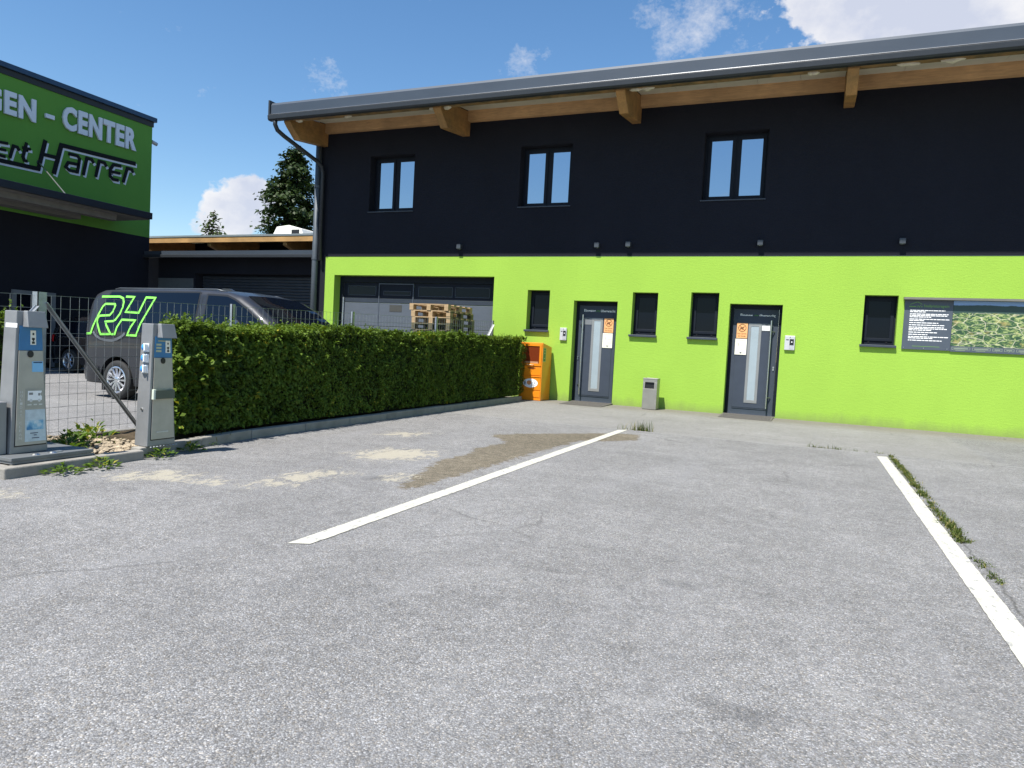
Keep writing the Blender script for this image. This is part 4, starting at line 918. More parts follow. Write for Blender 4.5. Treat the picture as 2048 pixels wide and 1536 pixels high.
# ------------------------------------------------------------------ service pillars
def pillar(label, x, y0, y1, yt0, yt1, z0, z1, dep, kind):
    """tapered steel pillar; front faces +X, narrow side faces -Y"""
    t = thing('service_pillar', label, 'service pillar', (x-dep/2, (y0+y1)/2, z0), 'camper service pillars on the kerb')
    H = z1-z0
    def yl(z): return y0+(yt0-y0)*(z-z0)/H
    def yr(z): return y1+(yt1-y1)*(z-z0)/H
    def xf(z): return x-.02*(z-z0)/H
    m = MB(); m.add([(x, y0, z0), (x, y1, z0), (x-dep, y1, z0), (x-dep, y0, z0), (xf(z1), yl(z1), z1), (xf(z1), yr(z1), z1), (x-dep, yr(z1), z1), (x-dep, yl(z1), z1)],
                    [(0, 3, 2, 1), (4, 5, 6, 7), (0, 1, 5, 4), (1, 2, 6, 5), (2, 3, 7, 6), (3, 0, 4, 7)])
    m.obj('body', INOX, t, bevel=.006)
    def fr(u, z, w=0): return (xf(z)+w, yl(z)+(yr(z)-yl(z))*u, z)      # u 0..1 across the front
    def fb(u0, u1, za, zb, w0, w1, name, mt, par=None, bv=0., m=None):
        mm = m or MB(); mm.prism([(u0, za), (u1, za), (u1, zb), (u0, zb)], lambda u, v, w: fr(u, v, w), w0, w1)
        return mm.obj(name, mt, par or t, bevel=bv) if m is None else mm
    zh = z1-.128; zb = zh-.185
    fb(.10, .955, z0+.055, zb-.001, .001, .003, 'panel_gap', BLACK)
    pn = fb(.115, .945, z0+.065, zb-.003, .003, .008, 'front_panel', INOXF, bv=.002)
    fb(.115, .945, zb, zh+.01, .002, .007, 'display', BLUE)
    # hood
    h = MB(); a, b = yl(zh), yr(zh)+.01
    h.add([(x-.02, yl(zh)+.045, zh), (x-.02, b, zh), (x+.046, b-.004, zh), (x+.046, a+.055, zh), (x-.02, yl(z1)+.05, z1+.003), (x-.02, yr(z1)+.006, z1+.003), (x+.012, yr(z1)+.006, z1+.003), (x+.012, yl(z1)+.06, z1+.003)],
          [(0, 3, 2, 1), (4, 5, 6, 7), (0, 1, 5, 4), (1, 2, 6, 5), (2, 3, 7, 6), (3, 0, 4, 7)]); h.obj('hood', INOX, t, bevel=.004)
    fb(.50 if kind == 1 else .62, .70 if kind == 1 else .86, zb+.045, zh-.025, .008, .011, 'pictogram_plate', CREAM)
    m = MB(); u = .60 if kind == 1 else .74
    for k, (zz, du) in enumerate(((zh-.05, .03), (zh-.09, .05), (zb+.065, .05), (zb+.085, .02))): fb(u-du, u+du, zz-.012, zz+.006, .011, .0125, '', None, m=m)
    m.obj('pictogram', BLACK, t)
    if kind == 2: fb(.25, .6, zh-.035, zh-.025, .008, .0095, 'display_print', mat('display_pale', (.42, .40, .22), .6))
    zl = zb-.03; o = MB(); o.prism([(.5+.105*math.cos(a)*(1 if abs(math.cos(a)) < .8 else .95), zl+.028*math.sin(a)) for a in np.linspace(0, 2*math.pi, 16, endpoint=False)], lambda u, v, w: fr(u, v, w), .009, .016); o.obj('lock', BLACK, t)
    side = lambda u, z, w=0: (x-dep+u*dep, yl(z)-w, z)
    if kind == 2:
        m = MB()
        for zz in (zb+.06, zb+.09, zb+.12): fb(.17, .42, zz-.009, zz+.009, .008, .0095, '', None, m=m)
        m.obj('status_lights', mat('status_pale', (.45, .47, .30), .5), t)
        for k in range(3):
            zz = z1-.225-.100*k; c = side(.48, zz)
            s = MB(); s.lathe([(.0, .012), (.034, .012), (.036, 0)], c, (0, -1, 0), 20); so_ = s.obj('socket', SOCK, t, smooth='auto')
            s = MB(); s.prism([(-.035, -.038), (.040, -.038), (.040, .038), (-.035, .038)], lambda u, v, w: (c[0]+u, c[1]-w, c[2]+v), .001, .009); s.obj('socket_plate', WHITE, so_)
            s = MB(); s.lathe([(0, .042), (.022, .040), (.030, .028), (.031, .010)], c, (-.45, -1, .12), 18); s.obj('socket_cap', SOCK, so_, smooth=True)
            MB().box(c[0]+.018, c[0]+.034, c[1]-.05, c[1]-.01, c[2]-.03, c[2]+.034).obj('socket_lid', WHITE, so_, bevel=.004)
        s = MB(); s.lathe([(0, .01), (.012, .01), (.014, 0)], side(.45, z0+.345), (0, -1, 0), 12); s.obj('bolt', STEEL, t)
        PG = mat('flap_greygreen', (.075, .095, .075), .5); fb(.13, .93, z0+.445, z0+.53, .009, .04, 'flap', PG, bv=.005)
        fb(.05, .16, z0+.44, z0+.535, .009, .036, 'flap_end', mat('flap_pale', (.55, .60, .50), .5), bv=.004)
        m = MB(); rr = random.Random(2)
        for i in range(12): fb(.30+i*.036, .326+i*.036, z0+.125, z0+.137, .009, .0105, '', None, m=m)
        m.obj('name_print', mat('print_pale', (.62, .62, .56), .6), t)
        m = MB()
        for i in range(9): yy = y0+.02+i*.035; m.lathe([(0, .006), (.010, .004), (.012, 0)], (x+.03, yy, z0-.001), (0, 0, 1), 8)
        m.obj('studs', GALV, t)
    else:
        fb(.56, .93, z0+.655, z0+.74, .009, .0105, 'light_blue_sticker', LBLUE)
        fb(.60, .9, z0+.728, z0+.736, .0105, .0115, 'sticker_print', mat('navy_print', (.02, .03, .08), .7))
        fb(.36, .93, z0+.36, z0+.52, .009, .010, 'camper_sticker', mat('sticker_khaki', (.34, .335, .28), .5))
        w = MB()
        fn = lambda u, v, ww: fr(u, v, ww)
        w.prism([(.42, z0+.425), (.85, z0+.425), (.855, z0+.455), (.80, z0+.475), (.855, z0+.49), (.85, z0+.502), (.43, z0+.502)], fn, .0102, .0112); w.obj('camper_symbol', WHITE, t)
        w = MB(); fb(.46, .58, z0+.47, z0+.488, .0113, .012, '', None, m=w); fb(.74, .80, z0+.462, z0+.482, .0113, .012, '', None, m=w); w.obj('camper_windows', mat('grey_print', (.25, .25, .24), .7), t)
        for u in (.52, .77): w = MB(); w.prism([(u+.045*math.cos(a), z0+.423+.012*math.sin(a)) for a in np.linspace(0, 6.283, 14, endpoint=False)], fn, .0113, .0122); w.obj('camper_wheel', mat('wheel_print', (.6, .6, .57), .6), t)
        w = MB()
        for u, l in ((.42, .12), (.60, .10), (.76, .1)): fb(u, u+l, z0+.385, z0+.395, .0102, .0112, '', None, m=w)
        w.obj('sticker_lines', mat('print_pale', (.62, .62, .56), .6), t)
        fb(.36, .94, z0+.09, z0+.35, .009, .010, 'poster', mat('poster_pale_blue', (.52, .60, .62), .6, var=.12, vs=20))
        k = NT('poster_picture'); k.set(k.b.inputs['Base Color'], k.ramp(k.noise(14, 4, .6), (.35, (.05, .22, .42)), (.5, (.25, .48, .62)), (.68, (.6, .7, .72))))
        fb(.40, .88, z0+.185, z0+.262, .0102, .0112, 'poster_picture', k.m)
        w = MB()
        for a, b, z in ((.5, .72, .155), (.6, .68, .138), (.55, .75, .115)): fb(a, b, z0+z, z0+z+.006, .0102, .0112, '', None, m=w)
        w.obj('poster_text', mat('navy_print', (.02, .03, .08), .7), t)
        s = 'HOLIDAY CLEAN'
        for i, ch in enumerate(s):
            if ch == ' ': continue
            zz = z0+.505-i*.031; text('lettering', ch, fr, .20, .275, zz-.021, zz, .0095, mat('print_pale2', (.60, .60, .55), .6), t, .01)
        w = MB(); w.prism([(.15, z1-.135), (.98, z1-.135), (.98, z1-.10), (.15, z1-.10)], lambda u, v, ww: side(u, v, ww), .001, .002); w.obj('white_band', WHITE, t)
pillar('tapered steel pillar with three blue sockets on its side, at the hedge end', -5.62, 4.705, 5.02, 4.755, 4.96, .10, 1.245, .165, 2)
pillar('tapered steel pillar with camper sticker and poster standing on a grey slab', -5.80, 3.595, 3.90, 3.645, 3.845, .142, 1.285, .17, 1)
s = thing('cover_slab', 'flat grey cover slab under the pillar with the camper sticker', 'slab', (-5.9, 3.9, .08))
MB().box(-6.25, -5.635, 3.51, 4.17, .088, .112).obj('slab_base', CONCD, s, bevel=.006); MB().box(-6.26, -5.625, 3.50, 4.18, .113, .141).obj('lid', mat('slab_lid', (.15, .16, .165), .55, .2), s, bevel=.004)
for yy in (3.72, 3.86): MB().lathe([(0, .012), (.02, .010), (.035, 0)], (-5.68, yy, .141), (0, 0, 1), 12).obj('bolt_head', STEEL, s)
MB().box(-5.71, -5.67, 3.86, 3.94, .1415, .149).obj('hinge', GALV, s)
b = thing('junction_box', 'grey metal junction box at the foot of the pillar with the camper sticker', 'box', (-5.9, 3.52, .14))
MB().box(-6.02, -5.83, 3.515, 3.588, .142, .56).obj('housing', INOX, b, bevel=.005); MB().box(-6.025, -5.825, 3.51, 3.514, .16, .54).obj('cover', INOXF, b)

# ------------------------------------------------------------------ vehicles
def make_wheel(r, wd, rim, spokes, parent, loc, side):
    """wheel with axis along local y; side=-1 outer face toward -y"""
    m = MB(); o = Vector(loc)
    m.lathe([(rim+.004, -wd*.5), (rim+.03, -wd*.53), (r-.03, -wd*.5), (r-.006, -wd*.40), (r, -wd*.2), (r, wd*.2), (r-.006, wd*.40), (r-.03, wd*.5), (rim, wd*.5), (rim, -wd*.5)], o, (0, 1, 0), 48)
    w = m.obj('wheel', RUB, parent, smooth='auto', local=True)
    q = MB(); s = side; q.lathe([(rim+.003, s*wd*.5), (rim-.012, s*wd*.52), (rim-.03, s*wd*.47), (rim-.045, s*wd*.25), (rim-.05, -s*wd*.4)], o, (0, 1, 0), 48); q.obj('rim', ALLOY, w, smooth='auto', local=True)
    MB().lathe([(0, s*wd*.12), (rim-.05, s*wd*.12)], o, (0, 1, 0), 32).obj('brake_disc', mat('brake_dark', (.02, .02, .022), .6), w, local=True)
    k = MB()
    for i in range(spokes):
        a = 2*math.pi*i/spokes; d = Vector((math.cos(a), 0, math.sin(a))); p = Vector((-math.sin(a), 0, math.cos(a))); Y = Vector((0, s, 0))
        vs = []
        for rr, hw, yy in ((.05, .014, .44), (rim*.6, .017, .47), (rim-.02, .024, .49)):
            c = o+d*rr; vs += [c+p*hw+Y*(wd*yy-.012), c-p*hw+Y*(wd*yy-.012), c-p*hw*.55+Y*wd*(yy+.03), c+p*hw*.55+Y*wd*(yy+.03)]
        k.add(vs, [(0, 1, 5, 4), (1, 2, 6, 5), (2, 3, 7, 6), (3, 0, 4, 7), (4, 5, 9, 8), (5, 6, 10, 9), (6, 7, 11, 10), (7, 4, 8, 11), (8, 9, 10, 11), (0, 3, 2, 1)])
    k.lathe([(0, s*wd*.50), (.03, s*wd*.50), (.06, s*wd*.46), (.075, s*wd*.38)], o, (0, 1, 0), 20); k.obj('spokes', ALLOY, w, local=True)
def lerp_tab(tab, x):
    for (a, b), (c, d) in zip(tab, tab[1:]):
        if x <= c:
            t = (x-a)/(c-a); return b+(d-b)*max(0, t)
    return tab[-1][1]
class Body:
    def __init__(s, top, hw0, zb, belt, tumble, x0, x1, fx, rx, rc):
        s.top = top; s.hw0 = hw0; s.zb = zb; s.belt = belt; s.tum = tumble; s.x0 = x0; s.x1 = x1; s.fx = fx; s.rx = rx; s.rc = rc
    def hw(s, x, z):
        w = s.hw0
        if x > s.fx: w -= .20*((x-s.fx)/(s.x1-s.fx))**2.2
        if x < s.rx: w -= .11*((s.rx-x)/(s.rx-s.x0))**2
        if z > s.belt: w -= s.tum*((z-s.belt)/.8)**1.25
        if z < .55: w -= .05*((.55-z)/.3)**2
        w -= .012*math.exp(-((z-1.02)/.03)**2)         # pressed feature line
        return w
    def zt(s, x): return lerp_tab(s.top, x)
    def sec(s, x):
        zt = s.zt(x); rc = min(s.rc, (zt-s.zb)*.35); pts = []
        for i in range(19): z = s.zb+(zt-rc-s.zb)*i/18; pts.append((s.hw(x, z), z))
        wc = s.hw(x, zt-rc)
        for i in range(1, 7): a = math.pi/2*i/6; pts.append((wc-rc*1.1*(1-math.cos(a)), zt-rc+rc*math.sin(a)))
        yc = pts[-1][0]
        for i in range(1, 7): y = yc*(1-i/6); pts.append((y, zt+.03*(1-(y/yc)**2)))
        return pts
    def top_z(s, x, y):
        zt = s.zt(x); rc = min(s.rc, (zt-s.zb)*.35); yc = s.hw(x, zt-rc)-rc*1.1
        return zt+.03*(1-min(1, abs(y)/yc)**2) if abs(y) <= yc else zt-rc+rc*math.sqrt(max(0, 1-((abs(y)-yc)/(rc*1.1))**2))
    def mesh(s, xs):
        m = MB(); n = None
        for x in xs:
            p = s.sec(x); ring = [(x, -y, z) for y, z in p]+[(x, y, z) for y, z in p[-2::-1]]; n = len(ring); m.v += ring
        for i in range(len(xs)-1):
            for j in range(n-1): m.f.append((i*n+j, (i+1)*n+j, (i+1)*n+j+1, i*n+j+1))
            m.f.append((i*n+n-1, (i+1)*n+n-1, (i+1)*n, i*n))
        m.f.append(tuple(range(n))); k = (len(xs)-1)*n; m.f.append(tuple(range(k, k+n))[::-1]); return m
    def side_patch(s, xs, lo, hi, off, sd, nz_=8):
        m = MB(); n = nz_+1
        for x in xs:
            a, b = lo(x), hi(x)
            for j in range(n): z = a+(b-a)*j/nz_; m.v.append((x, sd*(s.hw(x, z)+off), z))
        for i in range(len(xs)-1):
            for j in range(nz_): m.f.append((i*n+j, (i+1)*n+j, (i+1)*n+j+1, i*n+j+1))
        return m
def arches(o, cs, r, hw):
    for x, z in cs:
        c = MB().lathe([(0, -hw), (r, -hw), (r, hw), (0, hw)], (x, 0, z), (0, 1, 0), 40)
        me = c.mesh('cutter')
        import bmesh
        b_ = bmesh.new(); b_.from_mesh(me); bmesh.ops.remove_doubles(b_, verts=b_.verts, dist=1e-5); bmesh.ops.recalc_face_normals(b_, faces=b_.faces); b_.to_mesh(me); b_.free()
        co = bpy.data.objects.new('cutter', me); COL.objects.link(co)
        md = o.modifiers.new('arch', 'BOOLEAN'); md.operation = 'DIFFERENCE'; md.solver = 'EXACT'; md.object = co
        par = o.parent; o.parent = None; bpy.context.view_layer.update(); dg = bpy.context.evaluated_depsgraph_get(); nm = bpy.data.meshes.new_from_object(o.evaluated_get(dg))
        o.parent = par; o.modifiers.remove(md); o.data = nm; bpy.data.objects.remove(co)
    for p in o.data.polygons: p.use_smooth = True
    o.data.set_sharp_from_angle(angle=R(32))

def van():
    t = thing('parked_van', 'dark grey van with green outlined letters on its side parked behind the hedge', 'van', (-11.10, 9.68, -.08))
    top = [(-1.07, .50), (-1.06, 1.05), (-1.0, 1.50), (-.92, 1.78), (-.84, 1.885), (-.70, 1.93), (-.3, 1.955), (.4, 1.972), (1.2, 1.98), (1.8, 1.972), (2.2, 1.945), (2.5, 1.88), (2.8, 1.73), (3.1, 1.53), (3.35, 1.33), (3.5, 1.20), (3.62, 1.10), (3.74, .99), (3.82, .85), (3.86, .62)]
    b = Body(top, .955, .26, 1.15, .155, -1.07, 3.86, 2.4, -.75, .14)
    xs = sorted(set([round(x, 3) for x, _ in top]+[round(v, 3) for v in np.arange(-.6, 3.8, .15)]))
    o = b.mesh(xs).obj('body', VANP, t, local=True); arches(o, ((-.12, .36), (2.88, .36)), .40, 1.3)
    fnw = lambda x: lerp_tab([(1.86, 1.875), (2.25, 1.865), (2.45, 1.80), (2.7, 1.665), (2.95, 1.50), (3.12, 1.36)], x)
    for sd in (-1, 1):
        b.side_patch(np.linspace(-.645, 1.665, 26), lambda x: 1.175, lambda x: min(1.91+.012*(x+.6), 1.45+2.2*(x+.645)+.14), .003, sd).obj('window_seal', BLACK, t, smooth=True, local=True)
        b.side_patch(np.linspace(1.81, 3.13, 16), lambda x: 1.175, lambda x: fnw(x)+.03, .003, sd).obj('window_seal', BLACK, t, smooth=True, local=True)
        b.side_patch(np.linspace(-.62, 1.64, 26), lambda x: 1.20, lambda x: min(1.885+.012*(x+.6), 1.45+2.2*(x+.62)+.12), .006, sd).obj('side_window', GLV, t, smooth=True, local=True)
        b.side_patch(np.linspace(1.84, 3.1, 16), lambda x: 1.20, fnw, .006, sd).obj('front_side_window', GLV, t, smooth=True, local=True)
        MB().box(-1.085, -1.03, sd*.70-.1, sd*.70+.1, .95, 1.40).obj('tail_light', RED, t, local=True, bevel=.02)
        b.side_patch(np.linspace(-1.05, -.56, 8), lambda x: .30, lambda x: .56, .022, sd).obj('rear_bumper', VANP, t, smooth=True, local=True)
        b.side_patch(np.linspace(.5, 2.4, 10), lambda x: .30, lambda x: .40, .012, sd).obj('sill_trim', BLACK, t, smooth=True, local=True)
        b.side_patch(np.linspace(-.75, 1.6, 12), lambda x: 1.10, lambda x: 1.118, .004, sd, 1).obj('door_rail', BLACK, t, local=True)
        for xx in (.45, 1.72): b.side_patch(np.array([xx, xx+.008]), lambda x: .45, lambda x: 1.86, .002, sd).obj('door_gap', BLACK, t, local=True)
        MB().box(1.76, 1.96, sd*.955-.025, sd*.955+.025, 1.08, 1.11).obj('door_handle', VANP, t, local=True, bevel=.008)
        mr = MB(); mr.lathe([(0, -.12), (.08, -.10), (.115, -.02), (.115, .06), (.09, .12), (0, .13)], (2.68, sd*1.09, 1.38), (.15, sd, .1), 16); mr.obj('mirror', mat('mirror_cap', (.35, .36, .38), .15, .9), t, smooth=True, local=True)
        MB().tube([(-.5, sd*.70, 1.95), (-.4, sd*.70, 1.968), (1.9, sd*.70, 1.985), (2.1, sd*.69, 1.95)], .012, 8).obj('roof_rail', mat('rail_grey', (.10, .11, .12), .4, .5), t, smooth=True, local=True)
    g = MB(); nx, ny = 16, 15
    for i in range(nx):
        x = 2.50+(3.46-2.50)*i/(nx-1); h = .62+.14*i/(nx-1)
        for j in range(ny): y = -h+2*h*j/(ny-1); g.v.append((x, y, b.top_z(x, y)+.008))
    for i in range(nx-1):
        for j in range(ny-1): g.f.append((i*ny+j, (i+1)*ny+j, (i+1)*ny+j+1, i*ny+j+1))
    g.obj('windscreen', GLV, t, smooth=True, local=True)
    MB().box(3.80, 3.87, -.5, .5, .55, .75).obj('grille', BLACK, t, local=True, bevel=.02)
    for sd in (-1, 1): MB().box(3.66, 3.79, sd*.72-.14, sd*.72+.14, .78, .90).obj('headlight', FROST, t, local=True, bevel=.03)
    MB().prism([(1.30, 2.0), (1.62, 2.0), (1.50, 2.055), (1.34, 2.06)], lambda u, v, w: (u, w, v), -.03, .03).obj('antenna', VANP, t, local=True)
    for x in (-.12, 2.88):
        for sd in (-1, 1): make_wheel(.345, .22, .235, 12, t, (x, sd*.845, .345), sd)
    MB().box(-.55, -.50, -.9, -.72, .14, .42).obj('mud_flap', RUB, t, local=True)
    # green outlined letters, applied to the flank
    fn = lambda u, v, w: (u, -(b.hw(max(-1.0, u), v)+.006+w), v)
    def dense(pl, st=.06):
        out = []
        for (a, c), (d, e) in zip(pl, pl[1:]):
            n = max(1, int(math.hypot(d-a, e-c)/st)); out += [(a+(d-a)*i/n, c+(e-c)*i/n) for i in range(n)]
        return out+[pl[-1]]
    Rl = [(-.662, 1.802), (-.216, 1.811), (-.121, 1.783), (-.082, 1.711), (-.083, 1.622), (-.121, 1.503), (-.202, 1.397), (-.254, 1.373), (-.446, 1.359), (-.412, 1.301), (-.268, 1.143), (-.525, 1.132), (-.651, 1.337), (-.653, 1.412), (-.611, 1.458), (-.364, 1.474), (-.303, 1.542), (-.274, 1.647), (-.297, 1.676), (-.532, 1.673), (-.584, 1.624), (-.645, 1.495), (-.736, 1.274), (-.775, 1.137), (-.919, 1.128)]
    Hl = [(-.059, 1.814), (.149, 1.811), (.013, 1.544), (.334, 1.539), (.436, 1.81), (.658, 1.807), (.508, 1.508), (.422, 1.346), (.358, 1.142), (.142, 1.142), (.199, 1.279), (.288, 1.405), (-.044, 1.405), (-.134, 1.266), (-.162, 1.147), (-.245, 1.141)]
    for pl in (Rl, Hl): m = MB(); stroke(m, dense(pl), .036, fn, .002, .006); m.obj('letter_decal', DECAL, t, local=True)
    m = MB(); stroke(m, dense([(-.72, 1.17), (-.64, 1.10), (-.53, 1.05), (-.40, 1.03), (-.25, 1.03), (-.12, 1.06), (-.0, 1.11), (.08, 1.17)]), .045, fn, .001, .004); m.obj('swoosh_decal', mat('grey_decal', (.11, .125, .14), .4), t, local=True)
van()

def car():
    t = thing('parked_car', 'black car parked in the shade under the canopy of the sign building', 'car', (-18.02, 13.5, -.08))
    top = [(-.86, .5), (-.84, .95), (-.74, 1.20), (-.5, 1.40), (-.2, 1.47), (.6, 1.50), (1.3, 1.46), (1.7, 1.32), (2.2, 1.04), (2.6, .97), (3.1, .90), (3.4, .78), (3.5, .55)]
    b = Body(top, .88, .22, .88, .23, -.86, 3.5, 2.4, -.4, .12)
    xs = sorted(set([round(x, 3) for x, _ in top]+[round(v, 3) for v in np.arange(-.4, 3.4, .2)]))
    o = b.mesh(xs).obj('body', CARP, t, local=True); arches(o, ((0, .32), (2.65, .32)), .36, 1.2)
    for sd in (-1, 1):
        b.side_patch(np.linspace(-.45, 1.75, 16), lambda x: .96, lambda x: lerp_tab([(-.45, 1.05), (-.2, 1.34), (.6, 1.40), (1.3, 1.36), (1.75, 1.12)], x), .006, sd).obj('side_window', GLV, t, smooth=True, local=True)
        b.side_patch(np.linspace(-.78, -.62, 4), lambda x: .80, lambda x: .98, .01, sd).obj('tail_light', mat('tail_red', (.5, .012, .012), .25), t, local=True)
        b.side_patch(np.linspace(-.5, 1.8, 8), lambda x: .93, lambda x: .95, .008, sd, 1).obj('window_trim', STEEL, t, local=True)
    for x in (0, 2.65):
        for sd in (-1, 1): make_wheel(.315, .20, .215, 7, t, (x, sd*.785, .315), sd)
car()

# ------------------------------------------------------------------ pallets
def pallets():
    m_new, m_old = {}, {}
    def proto(mt):
        r = {}
        r['deck_board'] = MB().box(-.5, .5, -.06, .06, 0, .022).mesh('deck_board'); r['stringer'] = MB().box(-.05, .05, -.6, .6, 0, .022).mesh('stringer')
        r['block'] = MB().box(-.05, .05, -.07, .07, 0, .078).mesh('block'); r['skid'] = MB().box(-.05, .05, -.6, .6, 0, .022).mesh('skid')
        for k in r.values(): k.materials.append(mt)
        return r
    fresh, old = proto(WOODP), proto(WOODG); n = 15; rr = random.Random(8)
    for i in range(n):
        z = -.08+i*.1445; q = n-1-i
        lab = {0: 'topmost pallet of fresh pale wood on the stack before the garage door', 1: 'second pallet from the top of the stack, pale wood with mossy side', 2: 'third pallet from the top of the stack, pale front and mossy side', 3: 'fourth pallet from the top of the stack, greyed and just clear of the hedge'}.get(q, 'greyed mossy pallet low in the stack before the garage door')
        t = thing('pallet', lab, 'pallet', (-8.06+rr.uniform(-.025, .025)+(.03*min(q, 4) if q else 0), 14.62+rr.uniform(-.03, .03), z), 'pallets stacked before the garage door', R(rr.uniform(-1.3, 1.3)))
        r = fresh if q < 3 else old; rs = old if q in (1, 2) else r
        def put(nm, x, y, zz, rsrc):
            o = bpy.data.objects.new(nm, rsrc[nm]); COL.objects.link(o); o.parent = t; o.location = (x, y, zz)
        for x in (-.45, 0, .45): put('skid', x, 0, 0, rs if x > .2 else r)
        for x in (-.45, 0, .45):
            for y in (-.53, 0, .53): put('block', x, y, .0222, rs if x > .2 and y > -.3 else r)
        for x in (-.45, 0, .45): put('stringer', x, 0, .1004, rs if x > .2 else r)
        for y in (-.54, -.27, 0, .27, .54): put('deck_board', 0, y, .1226, r)
pallets()

# ------------------------------------------------------------------ weeds, grass, gravel
def weed(x, y, z, r, n, label, yel=.1, up_=.5, seed=0):
    rr = random.Random(seed); t = thing('weed', label, 'weed', (x, y, z), 'weeds along the kerb'); P = []; N = []; T = []; S = []; Rn = []
    for i in range(n):
        a = rr.uniform(0, 6.283); d = rr.random()**.6*r; e = rr.uniform(.15, up_+.3); s = r*rr.uniform(.25, .5)
        P.append((x+math.cos(a)*d, y+math.sin(a)*d, z+.012+e*(r-d)*.9+rr.uniform(0, .25)*r*up_)); T.append((math.cos(a), math.sin(a), e)); N.append((-math.cos(a)*e+rr.gauss(0, .25), -math.sin(a)*e+rr.gauss(0, .25), 1)); S.append(s); Rn.append(rr.uniform(.88, 1) if rr.random() < yel else rr.uniform(.1, .8))
    leaf_obj('leaves', np.array(P), np.array(N), np.array(S), WEEDM, t, wd=.24, rnd=np.array(Rn), T=np.array(T))
    m = MB()
    for i in range(4): a = rr.uniform(0, 6.28); m.tube([(x, y, z-.01), (x+math.cos(a)*r*.3, y+math.sin(a)*r*.3, z+r*up_*.7)], [.004, .002], 5)
    m.obj('stems', mat('weed_stem', (.16, .20, .06), .7), t)
weed(-5.47, 3.80, 0, .15, 60, 'dark flat weed at the foot of the kerb before the grey slab', .05, .35, 1)
weed(-5.47, 4.13, 0, .16, 70, 'spreading green weed at the kerb foot below the gravel', .1, .4, 2)
weed(-5.54, 4.80, 0, .15, 60, 'weed with dry stalks at the foot of the socket pillar', .15, .45, 3)
weed(-5.64, 5.22, 0, .15, 60, 'bright yellow-green weed on the asphalt at the hedge corner', .3, .5, 4)
weed(-6.25, 4.36, .04, .20, 80, 'leafy green plant beside the grey slab', .1, .8, 5)
weed(-6.45, 4.62, .04, .20, 80, 'leafy dark plant in the gravel by the fence', .03, .8, 6)
weed(-6.75, 5.02, .04, .20, 60, 'pale feathery plant in the gravel between fence and socket pillar', .25, .9, 7)
weed(-5.78, 5.62, .0, .07, 26, 'tiny weed at the kerb below the hedge', .1, .4, 8)

def blades(m, x, y, z, h, lean, rr, w=.006):
    a = rr.uniform(0, 6.283); ca, sa = math.cos(a), math.sin(a); n = len(m.v)
    for k, f in enumerate((0, .5, 1)):
        ww = w*(1-f*.92); off = lean*f*f*h; m.v += [(x+ca*off-sa*ww, y+sa*off+ca*ww, z+h*f*(1-.3*lean*f)), (x+ca*off+sa*ww, y+sa*off-ca*ww, z+h*f*(1-.3*lean*f))]
    m.f += [(n, n+1, n+3, n+2), (n+2, n+3, n+5, n+4)]
def grass(name, label, spots, cat, kind=None, seed=0):
    rr = random.Random(seed); m = MB()
    for x, y, n, sx, sy, h, lean in spots:
        for i in range(n): blades(m, x+rr.gauss(0, sx), y+rr.gauss(0, sy), -.004, h*rr.uniform(.4, 1.25), rr.uniform(.1, lean), rr, rr.uniform(.003, .0065))
    me = bpy.data.meshes.new(name); me.from_pydata(m.v, [], m.f); me.update()
    a = me.attributes.new('rnd', 'FLOAT', 'POINT'); nb = len(m.v)//6; a.data.foreach_set('value', np.repeat(np.random.default_rng(seed).random(nb), 6).astype(np.float32))
    o = link(name, me, GRASSM); tag(o, label, cat)
    if kind: o['kind'] = kind
    return o
rr = random.Random(21); sp = []
y = 10.85
while y > 4.7:
    d = .55*mnoise.noise(Vector((y*.9, 3, 1)))+.5*mnoise.noise(Vector((y*4.3, 1, 1)))+.5
    dens = 0 if (8.0 < y < 8.12 or 7.35 < y < 7.55 or 5.6 < y < 5.75) else max(0, d)
    if y < 5.6: dens = .25 if (4.78 < y < 4.98 or 5.12 < y < 5.3) else 0
    if 5.75 < y < 6.95: dens = max(dens, .35)
    if dens > .02: sp.append((1.062+rr.gauss(0, .012), y, int(8+46*dens), .02, .03, .02+.04*dens, 1.8))
    y -= .055
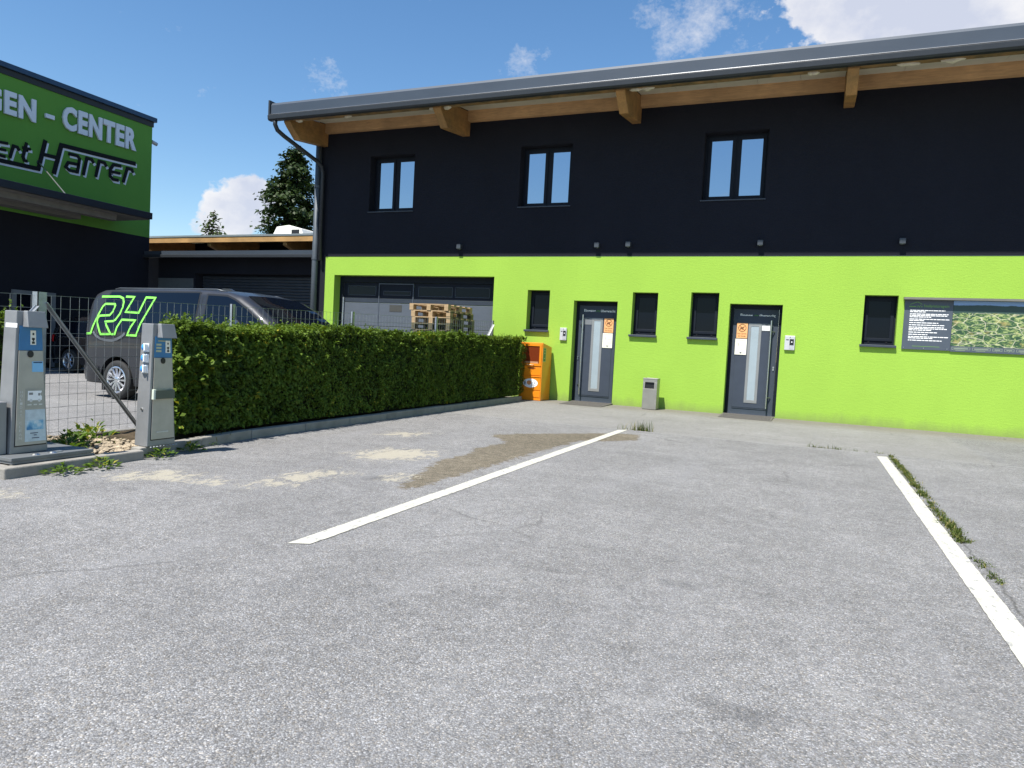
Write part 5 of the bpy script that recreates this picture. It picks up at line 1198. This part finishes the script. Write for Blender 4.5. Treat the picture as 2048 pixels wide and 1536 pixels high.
grass('grass_strip', 'low dry grass growing in the joint along the white parking line', sp, 'grass', 'stuff', 3)
grass('grass_tuft', 'upright grass tuft at the far end of the long parking line', [(-2.47, 11.02, 70, .10, .02, .16, .8), (-2.36, 11.03, 60, .06, .02, .17, .8), (-2.72, 11.0, 5, .03, .02, .16, 1.2)], 'grass', None, 4)
grass('grass_tuft', 'thin low grass in the asphalt joint between the two parking lines', [(.06+.09*i, 11.03, 13, .05, .01, .05+.04*rr.random(), 1.2) for i in range(5)]+[(.62, 11.03, 8, .03, .01, .04, 1.2), (.95, 11.02, 25, .08, .015, .05, 1.4)], 'grass', None, 5)
grass('grass_tuft', 'long thin grass blades drooping over the kerb below the hedge', [(-5.86, 5.62+.13*i, 7, .03, .05, .24, 1.5) for i in range(3)]+[(-5.92, 6.05, 14, .02, .12, .18, 1.6)], 'grass', None, 6)
grass('grass_tuft', 'scattered grass blades among the gravel near the fence', [(-6.0-.9*rr.random(), 4.2+.85*rr.random(), 10, .04, .04, .13, 1.2) for i in range(8)], 'grass', None, 7)

def gravel():
    import bmesh
    bm = bmesh.new(); bmesh.ops.create_icosphere(bm, subdivisions=1, radius=1); V0 = np.array([v.co[:] for v in bm.verts]); F0 = [tuple(v.index for v in f.verts) for f in bm.faces]; bm.free()
    rr = random.Random(6); m = MB()
    for i in range(900):
        x = rr.uniform(-7.03, -5.70); y = rr.uniform(4.0, 5.1); s = rr.uniform(.010, .030)
        if x > -6.3 and y < 4.2: continue
        sc = np.array([rr.uniform(.7, 1.3), rr.uniform(.7, 1.3), rr.uniform(.45, .8)])*s; a = rr.uniform(0, 6.28); c_, s_ = math.cos(a), math.sin(a)
        V = V0*sc*(1+.18*np.array([[rr.gauss(0, 1)] for _ in V0])); V = V@np.array([[c_, -s_, 0], [s_, c_, 0], [0, 0, 1]]); m.add((V+[x, y, .04+s*.3+rr.random()*.012]).tolist(), F0)
    o = m.obj('gravel', STONE); o['kind'] = 'stuff'; tag(o, 'pale beige gravel in the bed between the two pillars', 'gravel')
gravel()
